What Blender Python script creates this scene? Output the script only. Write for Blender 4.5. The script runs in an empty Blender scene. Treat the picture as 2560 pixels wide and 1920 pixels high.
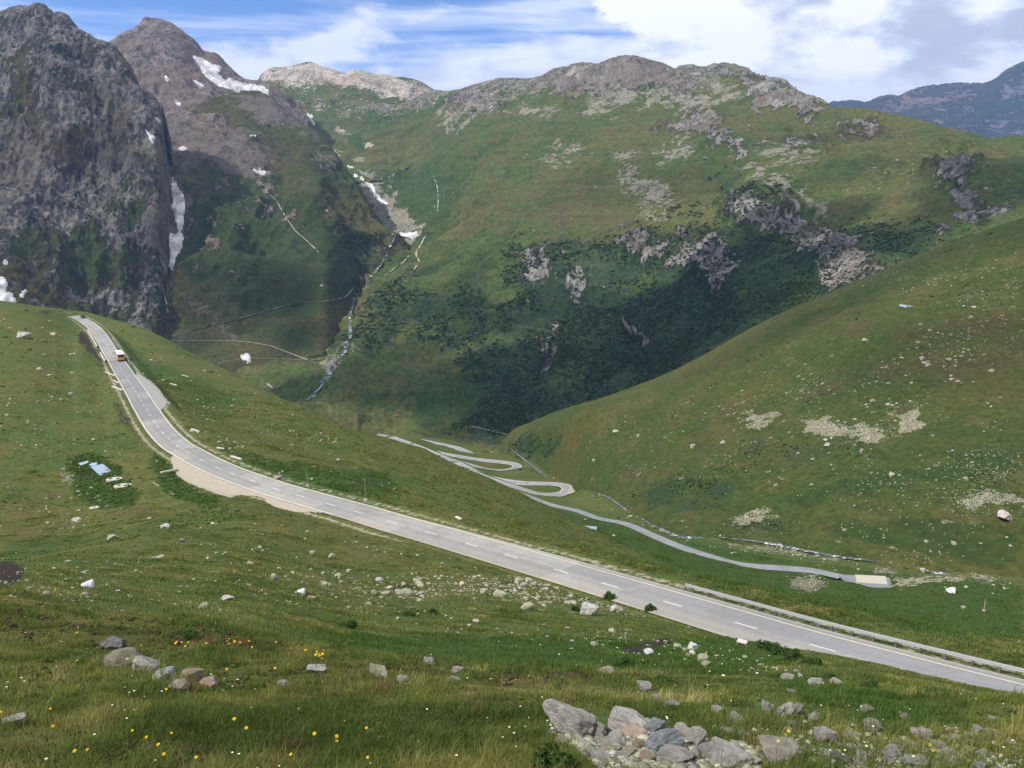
import bpy, bmesh, math, random
import numpy as np
from mathutils import Vector, Matrix
random.seed(7); RNG = np.random.default_rng(7)
scene = bpy.context.scene
COL = scene.collection
R = math.radians
# ------------------------------------------------------------------ camera
F_PX, PITCH = 2143.0, R(12.6)
CP, SP = math.cos(PITCH), math.sin(PITCH)
cam_d = bpy.data.cameras.new("camera"); cam = bpy.data.objects.new("camera", cam_d); COL.objects.link(cam)
cam_d.sensor_fit = 'HORIZONTAL'; cam_d.sensor_width = 36.0; cam_d.lens = F_PX / 2560 * 36.0
cam_d.clip_start = 0.1; cam_d.clip_end = 60000
cam.location = (0, 0, 0); cam.rotation_euler = (R(90) - PITCH, 0, 0)
scene.camera = cam
# ------------------------------------------------------------------ sun, sky, exposure
SUN_DIR = Vector((-0.64, -0.24, 0.73)).normalized()          # towards the sun
SUN_EL = math.asin(SUN_DIR.z); SUN_AZ = math.atan2(SUN_DIR.x, SUN_DIR.y)
sd = bpy.data.lights.new("sun", 'SUN'); sd.energy = 4.2; sd.angle = R(0.6); sd.color = (1.0, 0.955, 0.88)
sun = bpy.data.objects.new("sun", sd); COL.objects.link(sun)
sun.rotation_euler = SUN_DIR.to_track_quat('Z', 'Y').to_euler()
scene.view_settings.view_transform = 'Standard'; scene.view_settings.look = 'None'
scene.view_settings.exposure = 0.36; scene.view_settings.gamma = 1.0
scene.cycles.use_denoising = True
scene.cycles.max_bounces = 6; scene.cycles.diffuse_bounces = 3; scene.cycles.transparent_max_bounces = 12
scene.cycles.volume_bounces = 1
HAZE = 4.2e-5


class NT:
    """small helper for node trees"""
    def __init__(s, tree):
        s.t = tree; s.n = tree.nodes; s.l = tree.links; s.n.clear()
    def node(s, typ, ins=None, **props):
        n = s.n.new(typ)
        for k, v in props.items(): setattr(n, k, v)
        for k, v in (ins or {}).items(): s.put(n.inputs[k], v)
        return n
    def put(s, sock, v):
        if isinstance(v, bpy.types.NodeSocket): s.l.new(v, sock)
        elif v is not None:
            if sock.type == 'RGBA' and len(v) == 3: v = (*v, 1)
            sock.default_value = v
    def math(s, op, a, b=None, c=None, clamp=False):
        n = s.n.new('ShaderNodeMath'); n.operation = op; n.use_clamp = clamp
        s.put(n.inputs[0], a); s.put(n.inputs[1], b); s.put(n.inputs[2], c)
        return n.outputs[0]
    def vmath(s, op, a, b=None):
        n = s.n.new('ShaderNodeVectorMath'); n.operation = op
        s.put(n.inputs[0], a)
        if b is not None: s.put(n.inputs[1], b)
        return n.outputs['Value'] if op in ('DOT_PRODUCT', 'LENGTH', 'DISTANCE') else n.outputs[0]
    def step(s, x, a, b):
        n = s.node('ShaderNodeMapRange', {'Value': x, 'From Min': a, 'From Max': b}, interpolation_type='SMOOTHSTEP')
        return n.outputs[0]
    def mix(s, f, a, b):
        n = s.n.new('ShaderNodeMix'); n.data_type = 'RGBA'
        s.put(n.inputs[0], f); s.put(n.inputs[6], a); s.put(n.inputs[7], b)
        return n.outputs[2]
    def noise(s, vec, scale, detail=4.0, rough=0.55, dist=0.0, color=False):
        n = s.node('ShaderNodeTexNoise', {'Vector': vec, 'Scale': scale, 'Detail': detail, 'Roughness': rough, 'Distortion': dist})
        return n.outputs['Color' if color else 'Fac']
    def scale(s, vec, xyz):
        return s.node('ShaderNodeMapping', {'Vector': vec, 'Scale': xyz}).outputs[0]
    def ramp(s, f, stops):
        n = s.n.new('ShaderNodeValToRGB'); s.put(n.inputs[0], f)
        e = n.color_ramp.elements
        while len(e) < len(stops): e.new(0.5)
        for q, (p, c) in zip(e, stops): q.position = p; q.color = (*c, 1)
        return n.outputs[0]


def new_mat(name):
    m = bpy.data.materials.new(name); m.use_nodes = True
    return m, NT(m.node_tree)


def simple_mat(name, col, rough=0.7, metal=0.0, var=0.25, nscale=3.0, bump=0.0, spec=0.3):
    m, t = new_mat(name)
    pos = t.node('ShaderNodeTexCoord').outputs['Object']
    n = t.noise(pos, nscale, 5, 0.6)
    c = t.mix(n, tuple(x * (1 - var) for x in col), tuple(min(1, x * (1 + var)) for x in col))
    b = t.node('ShaderNodeBsdfPrincipled', {'Base Color': c, 'Roughness': rough, 'Metallic': metal, 'Specular IOR Level': spec})
    if bump:
        t.put(b.inputs['Normal'], t.node('ShaderNodeBump', {'Strength': 0.6, 'Distance': bump, 'Height': t.noise(pos, nscale * 4, 6, 0.65)}).outputs[0])
    o = t.node('ShaderNodeOutputMaterial', {'Surface': b.outputs[0]})
    return m


# ------------------------------------------------------------------ world
def build_world():
    w = bpy.data.worlds.new("World"); scene.world = w; w.use_nodes = True
    t = NT(w.node_tree)
    sky = t.node('ShaderNodeTexSky', sky_type='NISHITA', sun_disc=False, sun_elevation=SUN_EL, sun_rotation=SUN_AZ,
                 altitude=2400, air_density=1.0, dust_density=0.1, ozone_density=2.0)
    base = t.vmath('SCALE', sky.outputs[0]); base.node.inputs['Scale'].default_value = 0.105
    base = t.vmath('MULTIPLY', base, (0.56, 0.80, 1.10))
    d = t.node('ShaderNodeTexCoord').outputs['Generated']
    x, y, z = t.node('ShaderNodeSeparateXYZ', {'Vector': d}).outputs
    az = t.math('ARCTAN2', x, y); el = t.math('ARCSINE', z)       # radians; azimuth 0 = down the valley
    p = t.node('ShaderNodeCombineXYZ', {'X': az, 'Y': t.math('MULTIPLY', el, 2.6), 'Z': 0.0}).outputs[0]
    mp = lambda sc, loc, rot=0.0: t.node('ShaderNodeMapping', {'Vector': p, 'Rotation': (0, 0, R(rot)), 'Scale': (*sc, 1), 'Location': (*loc, 0)}).outputs[0]
    M = lambda a, k: t.math('MULTIPLY', a, k)
    A = lambda a, b: t.math('ADD', a, b)
    # high streaks
    v1 = mp((1.2, 5.5), (1.3, 2.2), -7)
    s1 = t.noise(v1, 1.9, 10, 0.55, 0.5); s2 = t.noise(v1, 5.0, 8, 0.6, 0.3)
    right = t.step(az, -0.50, 0.22)
    streak = t.step(A(A(M(s1, .75), M(s2, .25)), M(right, .15)), 0.47, 0.72)
    thin = t.mix(t.step(s2, .35, .65), (0.56, 0.64, 0.84), (0.84, 0.88, 0.97))
    c = t.mix(M(streak, .88), base, thin)
    # fair weather heaps near the skyline
    v2 = mp((1, .95), (3.1, 0.4))
    n2 = t.noise(v2, 6.0, 11, 0.57, 0.15); n2u = t.noise(mp((1, .95), (3.13, 0.34)), 6.0, 5, 0.55, 0.15)
    low = t.step(el, 0.185, 0.10)
    cum = t.step(A(A(n2, M(low, .17)), M(t.step(az, -0.40, -0.10), .09)), 0.59, 0.72)
    lit = t.step(t.math('SUBTRACT', n2, M(n2u, .8)), 0.0, 0.22)
    c = t.mix(M(cum, .86), c, t.mix(lit, (0.56, 0.60, 0.71), (0.90, 0.90, 0.92)))
    # the great cloud on the right
    v3 = mp((1, .9), (7.3, 1.6))
    big = t.noise(v3, 5.0, 13, 0.60, 0.15); bigu = t.noise(mp((1, .9), (7.345, 1.545)), 5.0, 8, 0.58, 0.15)
    bm_ = t.step(A(big, M(t.step(az, 0.03, 0.24), .44)), 0.68, 0.76)
    bl = A(t.math('SUBTRACT', big, M(bigu, .75)), M(t.step(az, .50, .10), .10))
    base_grey = t.step(A(el, M(t.math('SUBTRACT', big, .5), .10)), 0.112, 0.150)
    bl = M(t.step(bl, 0.03, 0.25), A(M(base_grey, .6), .4))
    bigc = t.ramp(bl, [(0.0, (0.50, 0.53, 0.61)), (0.34, (0.75, 0.77, 0.83)), (0.78, (1.0, 1.0, 1.0))])
    c = t.mix(bm_, c, bigc)
    bg = t.node('ShaderNodeBackground', {'Color': c, 'Strength': 1.0})
    t.node('ShaderNodeOutputWorld', {'Surface': bg.outputs[0]})


build_world()

# ------------------------------------------------------------------ object helpers
def tag(o, label=None, cat=None, group=None, kind=None):
    for k, v in (('label', label), ('category', cat), ('group', group), ('kind', kind)):
        if v: o[k] = v
    return o


def link(o, parent=None):
    COL.objects.link(o)
    if parent: o.parent = parent
    return o


def empty(name, loc, rz=0.0, label=None, cat=None, group=None):
    o = bpy.data.objects.new(name, None); o.location = loc; o.rotation_euler = (0, 0, rz); o.empty_display_size = 0.2
    return tag(link(o), label, cat, group)


def np_mesh(name, verts, faces, mat, smooth=True):
    """mesh from an (n,3) array and an (m,k) array of equal faces"""
    me = bpy.data.meshes.new(name)
    verts = np.ascontiguousarray(verts, np.float32); faces = np.ascontiguousarray(faces, np.int32)
    m, k = faces.shape
    me.vertices.add(len(verts)); me.vertices.foreach_set('co', verts.ravel())
    me.loops.add(m * k); me.loops.foreach_set('vertex_index', faces.ravel())
    me.polygons.add(m)
    me.polygons.foreach_set('loop_start', np.arange(0, m * k, k, dtype=np.int32))
    me.polygons.foreach_set('loop_total', np.full(m, k, np.int32))
    if smooth: me.polygons.foreach_set('use_smooth', np.ones(m, bool))
    me.update(calc_edges=True); me.validate()
    if mat: me.materials.append(mat)
    return me


def set_color(me, name, arr):
    a = me.attributes.new(name, 'FLOAT_COLOR', 'POINT')
    a.data.foreach_set('color', np.ascontiguousarray(arr, np.float32).ravel())


# ------------------------------------------------------------------ numpy noise
_perm = RNG.permutation(4096)
_val = RNG.random(4096) * 2 - 1


def vnoise(p):
    """smooth value noise in -1..1 for an (...,3) array"""
    i = np.floor(p).astype(np.int64); f = p - i; f = f * f * f * (f * (f * 6 - 15) + 10)
    out = 0
    for dx in (0, 1):
        wx = f[..., 0] if dx else 1 - f[..., 0]
        hx = _perm[(i[..., 0] + dx) & 4095]
        for dy in (0, 1):
            wy = f[..., 1] if dy else 1 - f[..., 1]
            hy = _perm[(hx + i[..., 1] + dy) & 4095]
            for dz in (0, 1):
                wz = f[..., 2] if dz else 1 - f[..., 2]
                out = out + wx * wy * wz * _val[_perm[(hy + i[..., 2] + dz) & 4095]]
    return out


def fbm(p, scale, octs=4, rough=0.5, ridged=False):
    p = p / scale; a, s, tot = 1.0, 0, 0
    for k in range(octs):
        n = vnoise(p + 17.3 * k)
        if ridged: n = 1 - 2 * np.abs(n)
        s = s + a * n; tot += a; a *= rough; p = p * 2.03
    return s / tot


# ------------------------------------------------------------------ projection
def tan_el(v):
    Y = -(np.asarray(v, float) - 960) / F_PX
    return (-SP + CP * Y) / (CP + SP * Y)


def v_of(t):
    Y = (t * CP + SP) / (CP - t * SP)
    return 960 - F_PX * Y


def pix(u, v, d):
    """the world point seen at photo pixel (u, v) at forward distance d"""
    u, v, d = np.asarray(u, float), np.asarray(v, float), np.asarray(d, float)
    X = (u - 1280) / F_PX; Y = -(v - 960) / F_PX
    k = d / (CP + SP * Y)
    return np.stack([X * k, d + 0 * k, (-SP + CP * Y) * k], -1)


def proj(P):
    zc = P[..., 1] * CP - P[..., 2] * SP
    yc = P[..., 1] * SP + P[..., 2] * CP
    zc = np.maximum(zc, 0.05)
    return 1280 + F_PX * P[..., 0] / zc, 960 - F_PX * yc / zc


def pchip_slopes(x, y):
    h = np.diff(x, axis=0); dlt = np.diff(y, axis=0) / h
    m = np.zeros_like(y)
    if len(x) == 2:
        m[:] = dlt[0]; return m
    w1 = 2 * h[1:] + h[:-1]; w2 = h[1:] + 2 * h[:-1]
    same = dlt[1:] * dlt[:-1] > 0
    with np.errstate(divide='ignore', invalid='ignore'):
        m[1:-1] = np.where(same, (w1 + w2) / (w1 / dlt[:-1] + w2 / dlt[1:]), 0)
    m[0] = dlt[0]; m[-1] = dlt[-1]
    return m


def pchip(x, y, q):
    x, y = np.asarray(x, float), np.asarray(y, float)
    if len(x) == 1: return np.full(len(q), y[0])
    m = pchip_slopes(x, y); q = np.clip(q, x[0], x[-1])
    k = np.clip(np.searchsorted(x, q) - 1, 0, len(x) - 2)
    h = x[k + 1] - x[k]; f = (q - x[k]) / h
    return herm(y[k], y[k + 1], m[k] * h, m[k + 1] * h, f)


def herm(a, b, ma, mb, f):
    return a * (1 + 2 * f) * (1 - f) ** 2 + ma * f * (1 - f) ** 2 + b * f * f * (3 - 2 * f) + mb * f * f * (f - 1)


def loft(rows, us, counts, back=()):
    """ground surface through feature lines. rows: near to far, each a list of (u, v, d) (v may be ('z', z));
    back: (dd, dz) steps behind the last line. Returns P[nr, nc, 3]."""
    D, T, Q = [], [], []
    for row in rows:
        row = sorted(row, key=lambda e: e[0])
        uu = [e[0] for e in row]; dd = [e[2] for e in row]
        vv = [v_of(e[1][1] / e[2]) if isinstance(e[1], tuple) else e[1] for e in row]
        v = pchip(uu, vv, us); d = np.exp(pchip(uu, np.log(dd), us))
        D.append(d); T.append(tan_el(v)); Q.append(pix(us, v, d)[:, 0] / d)
    Z = [t * d for t, d in zip(T, D)]
    for dd, dz in back:
        D.append(D[-1] + dd); Z.append(Z[-1] + dz); Q.append(Q[-1])
    D, Z, Q = np.array(D), np.array(Z), np.array(Q)
    for k in range(1, len(D)): D[k] = np.maximum(D[k], D[k - 1] + 0.02)
    s = np.concatenate([np.zeros((1, len(us))), np.cumsum(np.sqrt(np.diff(D, axis=0) ** 2 + np.diff(Z, axis=0) ** 2) + 1e-6, axis=0)])
    mD, mZ, mQ = pchip_slopes(s, D), pchip_slopes(s, Z), pchip_slopes(s, Q)
    out = []
    for k in range(len(D) - 1):
        n = counts[k] if k < len(counts) else counts[-1]
        h = s[k + 1] - s[k]
        for f in np.arange(n) / n:
            d = herm(D[k], D[k + 1], mD[k] * h, mD[k + 1] * h, f)
            z = herm(Z[k], Z[k + 1], mZ[k] * h, mZ[k + 1] * h, f)
            q = herm(Q[k], Q[k + 1], mQ[k] * h, mQ[k + 1] * h, f)
            out.append(np.stack([q * d, d, z], -1))
    out.append(np.stack([Q[-1] * D[-1], D[-1], Z[-1]], -1))
    return np.array(out)


def grid_normals(P):
    n = np.cross(np.gradient(P, axis=1), np.gradient(P, axis=0))
    n /= np.linalg.norm(n, axis=-1, keepdims=True) + 1e-9
    return n * np.where(n[..., 2:3] < 0, -1, 1)


def grid_faces(nr, nc):
    i = np.arange(nr * nc, dtype=np.int32).reshape(nr, nc)
    return np.stack([i[:-1, :-1], i[:-1, 1:], i[1:, 1:], i[1:, :-1]], -1).reshape(-1, 4)


def poly_weight(u, v, poly, feather):
    """1 inside the polygon, falling to 0 over `feather` pixels outside and inside the edge"""
    poly = np.asarray(poly, float)
    w = np.zeros(u.shape)
    lo, hi = poly.min(0) - feather, poly.max(0) + feather
    sel = (u > lo[0]) & (u < hi[0]) & (v > lo[1]) & (v < hi[1])
    if not sel.any(): return w
    a, b = u[sel], v[sel]
    inside = np.zeros(a.shape, bool); dist = np.full(a.shape, 1e9)
    n = len(poly)
    for k in range(n):
        x0, y0 = poly[k]; x1, y1 = poly[(k + 1) % n]
        if y0 != y1:
            c = ((y0 > b) != (y1 > b)) & (a < (x1 - x0) * (b - y0) / (y1 - y0) + x0)
            inside ^= c
        ex, ey = x1 - x0, y1 - y0
        f = np.clip(((a - x0) * ex + (b - y0) * ey) / (ex * ex + ey * ey + 1e-9), 0, 1)
        dist = np.minimum(dist, np.hypot(a - x0 - f * ex, b - y0 - f * ey))
    sdist = np.where(inside, dist, -dist)
    x = np.clip(sdist / (2 * feather) + 0.5, 0, 1)
    w[sel] = x * x * (3 - 2 * x)
    return w


def line_weight(u, v, pts, width, feather):
    w = np.zeros(u.shape); pts = np.asarray(pts, float)
    for (x0, y0), (x1, y1) in zip(pts[:-1], pts[1:]):
        r = width + feather
        sel = (u > min(x0, x1) - r) & (u < max(x0, x1) + r) & (v > min(y0, y1) - r) & (v < max(y0, y1) + r)
        if not sel.any(): continue
        a, b = u[sel], v[sel]; ex, ey = x1 - x0, y1 - y0
        f = np.clip(((a - x0) * ex + (b - y0) * ey) / (ex * ex + ey * ey + 1e-9), 0, 1)
        dd = np.hypot(a - x0 - f * ex, b - y0 - f * ey)
        w[sel] = np.maximum(w[sel], np.clip((r - dd) / feather, 0, 1))
    return w
# ------------------------------------------------------------------ main road line (from its dashes in the photo)
DASH = [(294,906),(298,913),(302,920),(307,927),(311,935),(316.5,943),(322,951.7),(327.4,960),(333,969),(339,978.7),(346,990),(353,1002),(359.5,1013.7),(368,1026),(375.5,1039),(385,1053),(396,1068.6),(408,1083),(423,1098),(444,1116),(470.5,1131),(502.5,1149),(546,1170),(584,1186),(633,1203),(689,1222.6),(751,1240),(827,1261.5),(904.6,1283),(987,1308),(1081,1334),(1178,1362),(1285,1393),(1408,1429),(1535,1466),(1684,1510),(1862,1563),(2057,1620),(2301,1686)]


def dash_z(i):
    s = -1 + 2 * i / 38.0
    return 35 * (-1 + .3 * (s - 1) + .15 * (s * s - 1) + .1 * (s ** 3 - 1))


road_px = [(120,786,-66.5),(150,783.5,-66),(176,787,-65.4),(196,793.5,-65.1),(215,804,-64.9),(235,819,-64.6),(253,841,-64.2),(267,864,-63.8),(283,890,-63.2)]
road_px += [(u, v, dash_z(i)) for i, (u, v) in enumerate(DASH)]
road_px += [(2560,1754,-33.4),(2860,1831,-31.8),(3200,1915,-30.2)]
road_px = np.array(road_px)


def smooth_line(P, step, it=3):
    """resample a 3D polyline at even steps and round it"""
    P = np.asarray(P, float)
    s = np.concatenate([[0], np.cumsum(np.linalg.norm(np.diff(P, axis=0), axis=1))])
    q = np.arange(0, s[-1], step)
    P = np.stack([pchip(s, P[:, k], q) for k in range(3)], -1)
    for _ in range(it):
        P[1:-1] = 0.25 * P[:-2] + 0.5 * P[1:-1] + 0.25 * P[2:]
    return P


def line_frame(P):
    T = np.gradient(P, axis=0); T[:, 2] = 0
    T /= np.linalg.norm(T, axis=1, keepdims=True) + 1e-9
    return T, np.stack([-T[:, 1], T[:, 0], 0 * T[:, 0]], -1)     # along, to the left


ROAD = smooth_line(pix(road_px[:, 0], road_px[:, 1], road_px[:, 2] / tan_el(road_px[:, 1])), 1.0, 8)
_T, ROAD_L = line_frame(ROAD)        # the line runs from far to near, so "left" is the far side


def side_row(off, dz=0.0, umin=150, umax=3150):
    P = ROAD + ROAD_L * off; u, v = proj(P)
    out, last = [], -1e9
    for k in range(0, len(P), 6):
        if umin < u[k] < umax and u[k] > last + 3:
            out.append((u[k], v[k], P[k, 1])); last = u[k]
    return out


near_row = [(-600,835,355),(0,826,366),(80,812,392),(135,798,430)] + side_row(-4.2, umin=182)
far_row = [(-600,803,390),(0,797,400),(90,788,425),(150,785,455)] + side_row(4.2, umin=196)
A_rows = [
 [(-600,2200,3.0),(3200,2200,3.0)],
 [(-600,1920,4.4),(1280,1920,4.5),(3200,1920,4.4)],
 [(-600,1450,15),(0,1490,14),(300,1530,13),(600,1570,12),(900,1625,10.5),(1200,1655,10.5),(1500,1675,11),(1700,1688,11.5),(2000,1700,13),(2300,1730,15),(2560,1765,16),(3200,1870,17)],
 [(-600,1455,20),(0,1495,19),(300,1535,18),(600,1575,17),(900,1629,15),(1200,1658,15),(1500,1677,15.5),(1700,1689,16),(2000,1697,17),(2300,1726,18),(2560,1760,19.5),(3200,1862,20)],
 [(-600,1400,27),(0,1440,26),(250,1475,27),(420,1510,26),(600,1530,26),(900,1590,25),(1200,1620,25),(1500,1640,25),(1800,1655,25),(2100,1670,24),(2560,1752,24),(3200,1850,24)],
 [(-600,1380,52),(0,1408,50),(250,1352,64),(420,1322,72),(600,1400,50),(900,1470,52),(1200,1530,45),(1500,1570,42),(1800,1620,38),(2100,1655,34),(2560,1748,32),(3200,1846,30)],
 [(-600,1350,95),(0,1378,95),(250,1330,105),(420,1302,105),(600,1310,88),(900,1380,80),(1200,1450,68),(1500,1520,60),(1800,1600,50),(2100,1645,44),(2560,1745,38),(3200,1843,35)],
 [(-600,1100,190),(0,1100,190),(250,1180,160),(420,1235,135),(600,1278,112),(900,1335,100),(1200,1410,84),(1500,1500,70),(1800,1590,58),(2100,1642,52),(2560,1744,43),(3200,1841,40)],
 near_row, far_row,
 [(-600,780,425),(0,775,420),(100,776,440),(180,786,492),(300,860,385),(400,945,300),(450,1000,262),(700,1100,225),(900,1180,190),(1000,1225,172),(1100,1255,160),(1200,1290,150),(1400,1360,136),(1600,1430,122),(1800,1480,115),(2100,1530,103),(2560,1640,84),(3200,1790,74)],
 [(-600,750,460),(0,761,450),(100,772,472),(190,787.5,522),(350,822,450),(500,895,390),(700,990,320),(870,1063,295),(1000,1102,285),(1100,1147,265),(1206,1194,248),(1320,1249,236),(1450,1314,230),(1600,1377,214),(1700,1420,195),(1800,1450,185),(2100,1492,174),(2560,1545,150),(3200,1605,140)],
 [(-600,('z',-75),600),(0,('z',-80),600),(200,('z',-85),620),(450,('z',-130),560),(700,('z',-190),500),(900,('z',-185),450),(1000,('z',-178),500),(1100,('z',-160),445),(1200,('z',-152),428),(1300,1243,415),(1378,1266,385),(1500,1292,340),(1600,1322,305),(1700,1365,283),(1900,1416,255),(2100,1440,243),(2230,1452,240),(2560,1490,215),(3200,1530,205)],
 [(-600,('z',-150),700),(200,('z',-170),720),(450,('z',-220),680),(700,('z',-260),620),(900,('z',-215),560),(1000,('z',-190),570),(1100,('z',-182),525),(1200,1192,515),(1300,1224,490),(1400,1240,475),(1500,1262,388),(1600,1303,330),(1700,1352,298),(1900,1380,276),(2100,1415,256),(2300,1440,248),(2560,1466,228),(3200,1500,215)],
 [(-600,('z',-230),800),(200,('z',-250),820),(450,('z',-290),800),(700,('z',-320),780),(900,('z',-235),650),(1000,1103,655),(1100,1146,625),(1200,1167,632),(1300,1204,555),(1400,1208,545),(1500,1237,430),(1600,1293,350),(1700,1342,310),(1900,1356,295),(2100,1394,272),(2300,1428,255),(2560,1450,240),(3200,1480,228)],
 [(-600,('z',-330),950),(200,('z',-340),950),(450,('z',-350),950),(700,('z',-350),930),(900,('z',-246),740),(1000,1097,737),(1100,1133,702),(1200,1150,690),(1300,1165,655),(1400,1185,600),(1500,('z',-170),500),(1700,('z',-145),380),(2100,('z',-140),350),(2560,('z',-130),320),(3200,('z',-130),300)],
 [(-600,('z',-370),1100),(450,('z',-380),1100),(700,('z',-370),1050),(850,('z',-290),900),(960,1089,850),(1000,1088,850),(1100,1098,866),(1200,1118,850),(1270,1130,800),(1340,('z',-232),740),(1420,('z',-215),680),(1500,('z',-190),600),(1700,('z',-190),500),(2560,('z',-190),450),(3200,('z',-190),430)],
]
A_cnt = [14, 170, 14, 20, 50, 60, 55, 75, 22, 45, 70, 50, 30, 22, 22, 22, 26]
A_us = np.concatenate([np.arange(-9000, -600, 120.0), np.arange(-600, 3201, 4.0), np.arange(3320, 12000, 120.0)])
PA = loft(A_rows, A_us, A_cnt, back=((120, -60), (300, -120)))
_r0 = PA[0]; PA = np.concatenate([np.array([np.stack([_r0[:, 0] * (1 if y > 0 else 1 + abs(y) / 12), _r0[:, 1] * 0 + y, -1.62 - .385 * y + 0 * _r0[:, 0]], -1) for y in (-30, -14, -6, -2, 1.0)]), PA])
HD = [
 [(1240,('z',-260),700),(1500,('z',-185),420),(1700,('z',-150),300),(2100,('z',-140),262),(2560,('z',-130),230),(3200,('z',-130),218)],
 [(1240,1145,740),(1280,1138,725),(1350,1181,642),(1400,1201,562),(1500,1238,432),(1600,1294,352),(1700,1343,312),(1900,1357,297),(2100,1395,274),(2300,1429,257),(2560,1451,242),(3200,1481,230)],
 [(1240,1130,745),(1280,1126,735),(1350,1150,665),(1400,1150,600),(1500,1185,465),(1600,1250,385),(1700,1290,335),(1900,1310,315),(2100,1325,292),(2300,1350,275),(2560,1370,258),(3200,1400,245)],
 [(1240,1120,750),(1280,1120,740),(1350,1118,680),(1400,1110,625),(1500,1120,510),(1600,1150,450),(1700,1170,405),(1900,1180,365),(2100,1180,335),(2300,1190,315),(2560,1200,295),(3200,1220,275)],
 [(1240,1112,752),(1280,1112,745),(1350,1096,690),(1400,1084,640),(1500,1070,550),(1600,1065,520),(1700,1040,490),(1900,1020,450),(2100,1000,410),(2300,990,385),(2560,990,358),(3200,1000,330)],
 [(1240,1108,755),(1280,1108,748),(1350,1085,694),(1400,1070,646),(1500,1045,570),(1600,1015,560),(1700,970,545),(1900,900,520),(2100,830,490),(2300,770,460),(2560,760,435),(3200,760,400)],
 [(1240,1106,757),(1280,1105,750),(1350,1079,697),(1400,1061,650),(1500,1029,582),(1600,989,590),(1700,938,590),(1900,819,600),(2100,724,600),(2200,680,600),(2390,602,585),(2560,546,570),(2800,490,560),(3200,430,545)],
]
H_us = np.concatenate([np.arange(1240, 3201, 3.0), np.arange(3260, 6000, 60.0)])
PH = loft(HD, H_us, [10, 40, 60, 70, 70, 60], back=((60, -6), (120, -40), (200, -120), (300, -150)))
BR = [
 [(600,('z',-430),850),(1240,('z',-420),850),(1800,('z',-330),800),(3300,('z',-200),800)],
 [(600,1080,1290),(700,1050,1290),(850,1050,1290),(1000,1090,1230),(1250,1095,1150),(1560,1060,1080),(1760,960,1030),(1900,870,1000),(2070,800,980),(2200,740,960),(2560,620,900),(3300,600,880)],
 [(600,1000,1400),(700,980,1400),(850,950,1400),(1000,950,1420),(1250,950,1330),(1560,920,1250),(1760,850,1180),(1900,760,1150),(2070,700,1120),(2200,640,1100),(2560,560,1000),(3300,540,980)],
 [(600,900,1650),(700,900,1600),(850,850,1600),(1000,800,1680),(1250,800,1530),(1560,800,1400),(1760,740,1330),(1900,680,1270),(2070,620,1250),(2200,560,1230),(2560,510,1100),(3300,500,1080)],
 [(600,800,1950),(700,820,1850),(850,760,1850),(1000,640,2080),(1250,640,1780),(1560,640,1620),(1760,620,1500),(1900,580,1400),(2070,540,1380),(2200,490,1370),(2560,470,1200),(3300,460,1180)],
 [(600,700,2500),(700,700,2500),(850,600,2400),(1000,500,2650),(1250,500,2080),(1560,500,1850),(1760,500,1700),(1900,480,1530),(2070,460,1530),(2200,420,1550),(2560,430,1320),(3300,420,1300)],
 [(600,520,3000),(700,500,3000),(850,450,2950),(1000,380,3100),(1250,380,2400),(1560,390,2130),(1760,400,1980),(1900,380,1800),(2070,380,1750),(2200,360,1730),(2560,400,1450),(3300,390,1400)],
 [(600,400,3400),(700,380,3400),(850,350,3300),(1000,300,3400),(1250,280,2800),(1560,270,2520),(1700,272,2420),(1760,276,2350),(1900,290,2150),(2070,310,2000),(2200,315,1900),(2560,370,1600),(3300,370,1550)],
 [(600,330,3650),(700,310,3650),(850,285,3600),(940,262,3560),(1000,262,3550),(1060,235,3500),(1091,229,3450),(1112,231,3400),(1159,227,3350),(1200,214,3300),(1264,201,3200),(1306,201,3100),(1353,193,3050),(1386,177,3000),(1412,172,2970),(1445,163,2930),(1496,168,2900),(1538,150,2860),(1580,143,2850),(1623,153,2830),(1665,170,2800),(1686,177,2780),(1702,171,2800),(1765,170,2760),(1816,166,2720),(1862,172,2650),(1900,197,2580),(1934,201,2520),(1976,220,2440),(2010,244,2360),(2061,263,2220),(2082,271,2150),(2116,271,2100),(2166,271,2050),(2208,286,1980),(2259,290,1930),(2305,301,1890),(2356,319,1860),(2419,332,1820),(2474,349,1780),(2525,347,1770),(2560,345,1760),(2800,330,1750),(3300,340,1750)],
]
B_us = np.concatenate([np.arange(600, 3301, 3.0), np.arange(3360, 6000, 60.0)])
PB = loft(BR, B_us, [6, 45, 55, 65, 65, 55, 50, 50], back=((120, -20), (300, -160), (500, -300)))
KR = [
 [(-700,820,1450),(0,820,1450),(250,900,1550),(330,920,1570),(385,930,1585),(416,900,1640),(445,880,1760)],
 [(-700,690,1600),(0,690,1600),(250,760,1660),(385,800,1650),(414,780,1720),(445,770,1860)],
 [(-700,550,1720),(0,550,1720),(250,610,1750),(385,680,1730),(414,680,1760),(445,660,1960)],
 [(-700,410,1830),(0,410,1830),(250,460,1850),(385,540,1800),(414,540,1850),(445,560,2080)],
 [(-700,270,1930),(0,270,1930),(150,260,1940),(250,325,1940),(385,420,1880),(412,440,1960),(445,500,2200)],
 [(-700,150,2040),(0,145,2040),(97,120,2050),(180,150,2050),(250,205,2030),(330,270,1990),(390,330,1950),(414,390,2060),(445,460,2300)],
 [(-700,110,2140),(-200,70,2140),(0,48,2150),(42,35,2150),(80,28,2150),(97,19,2150),(114,30,2148),(131,46,2145),(152,51,2140),(181,68,2135),(228,99,2125),(262,112,2110),(295,149,2080),(321,182,2060),(346,225,2040),(397,262,2010),(422,304,2000),(428,400,2150),(445,440,2400)],
]
K_us = np.concatenate([np.arange(-3000, -700, 50.0), np.arange(-700, 446, 2.5)])
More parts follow.
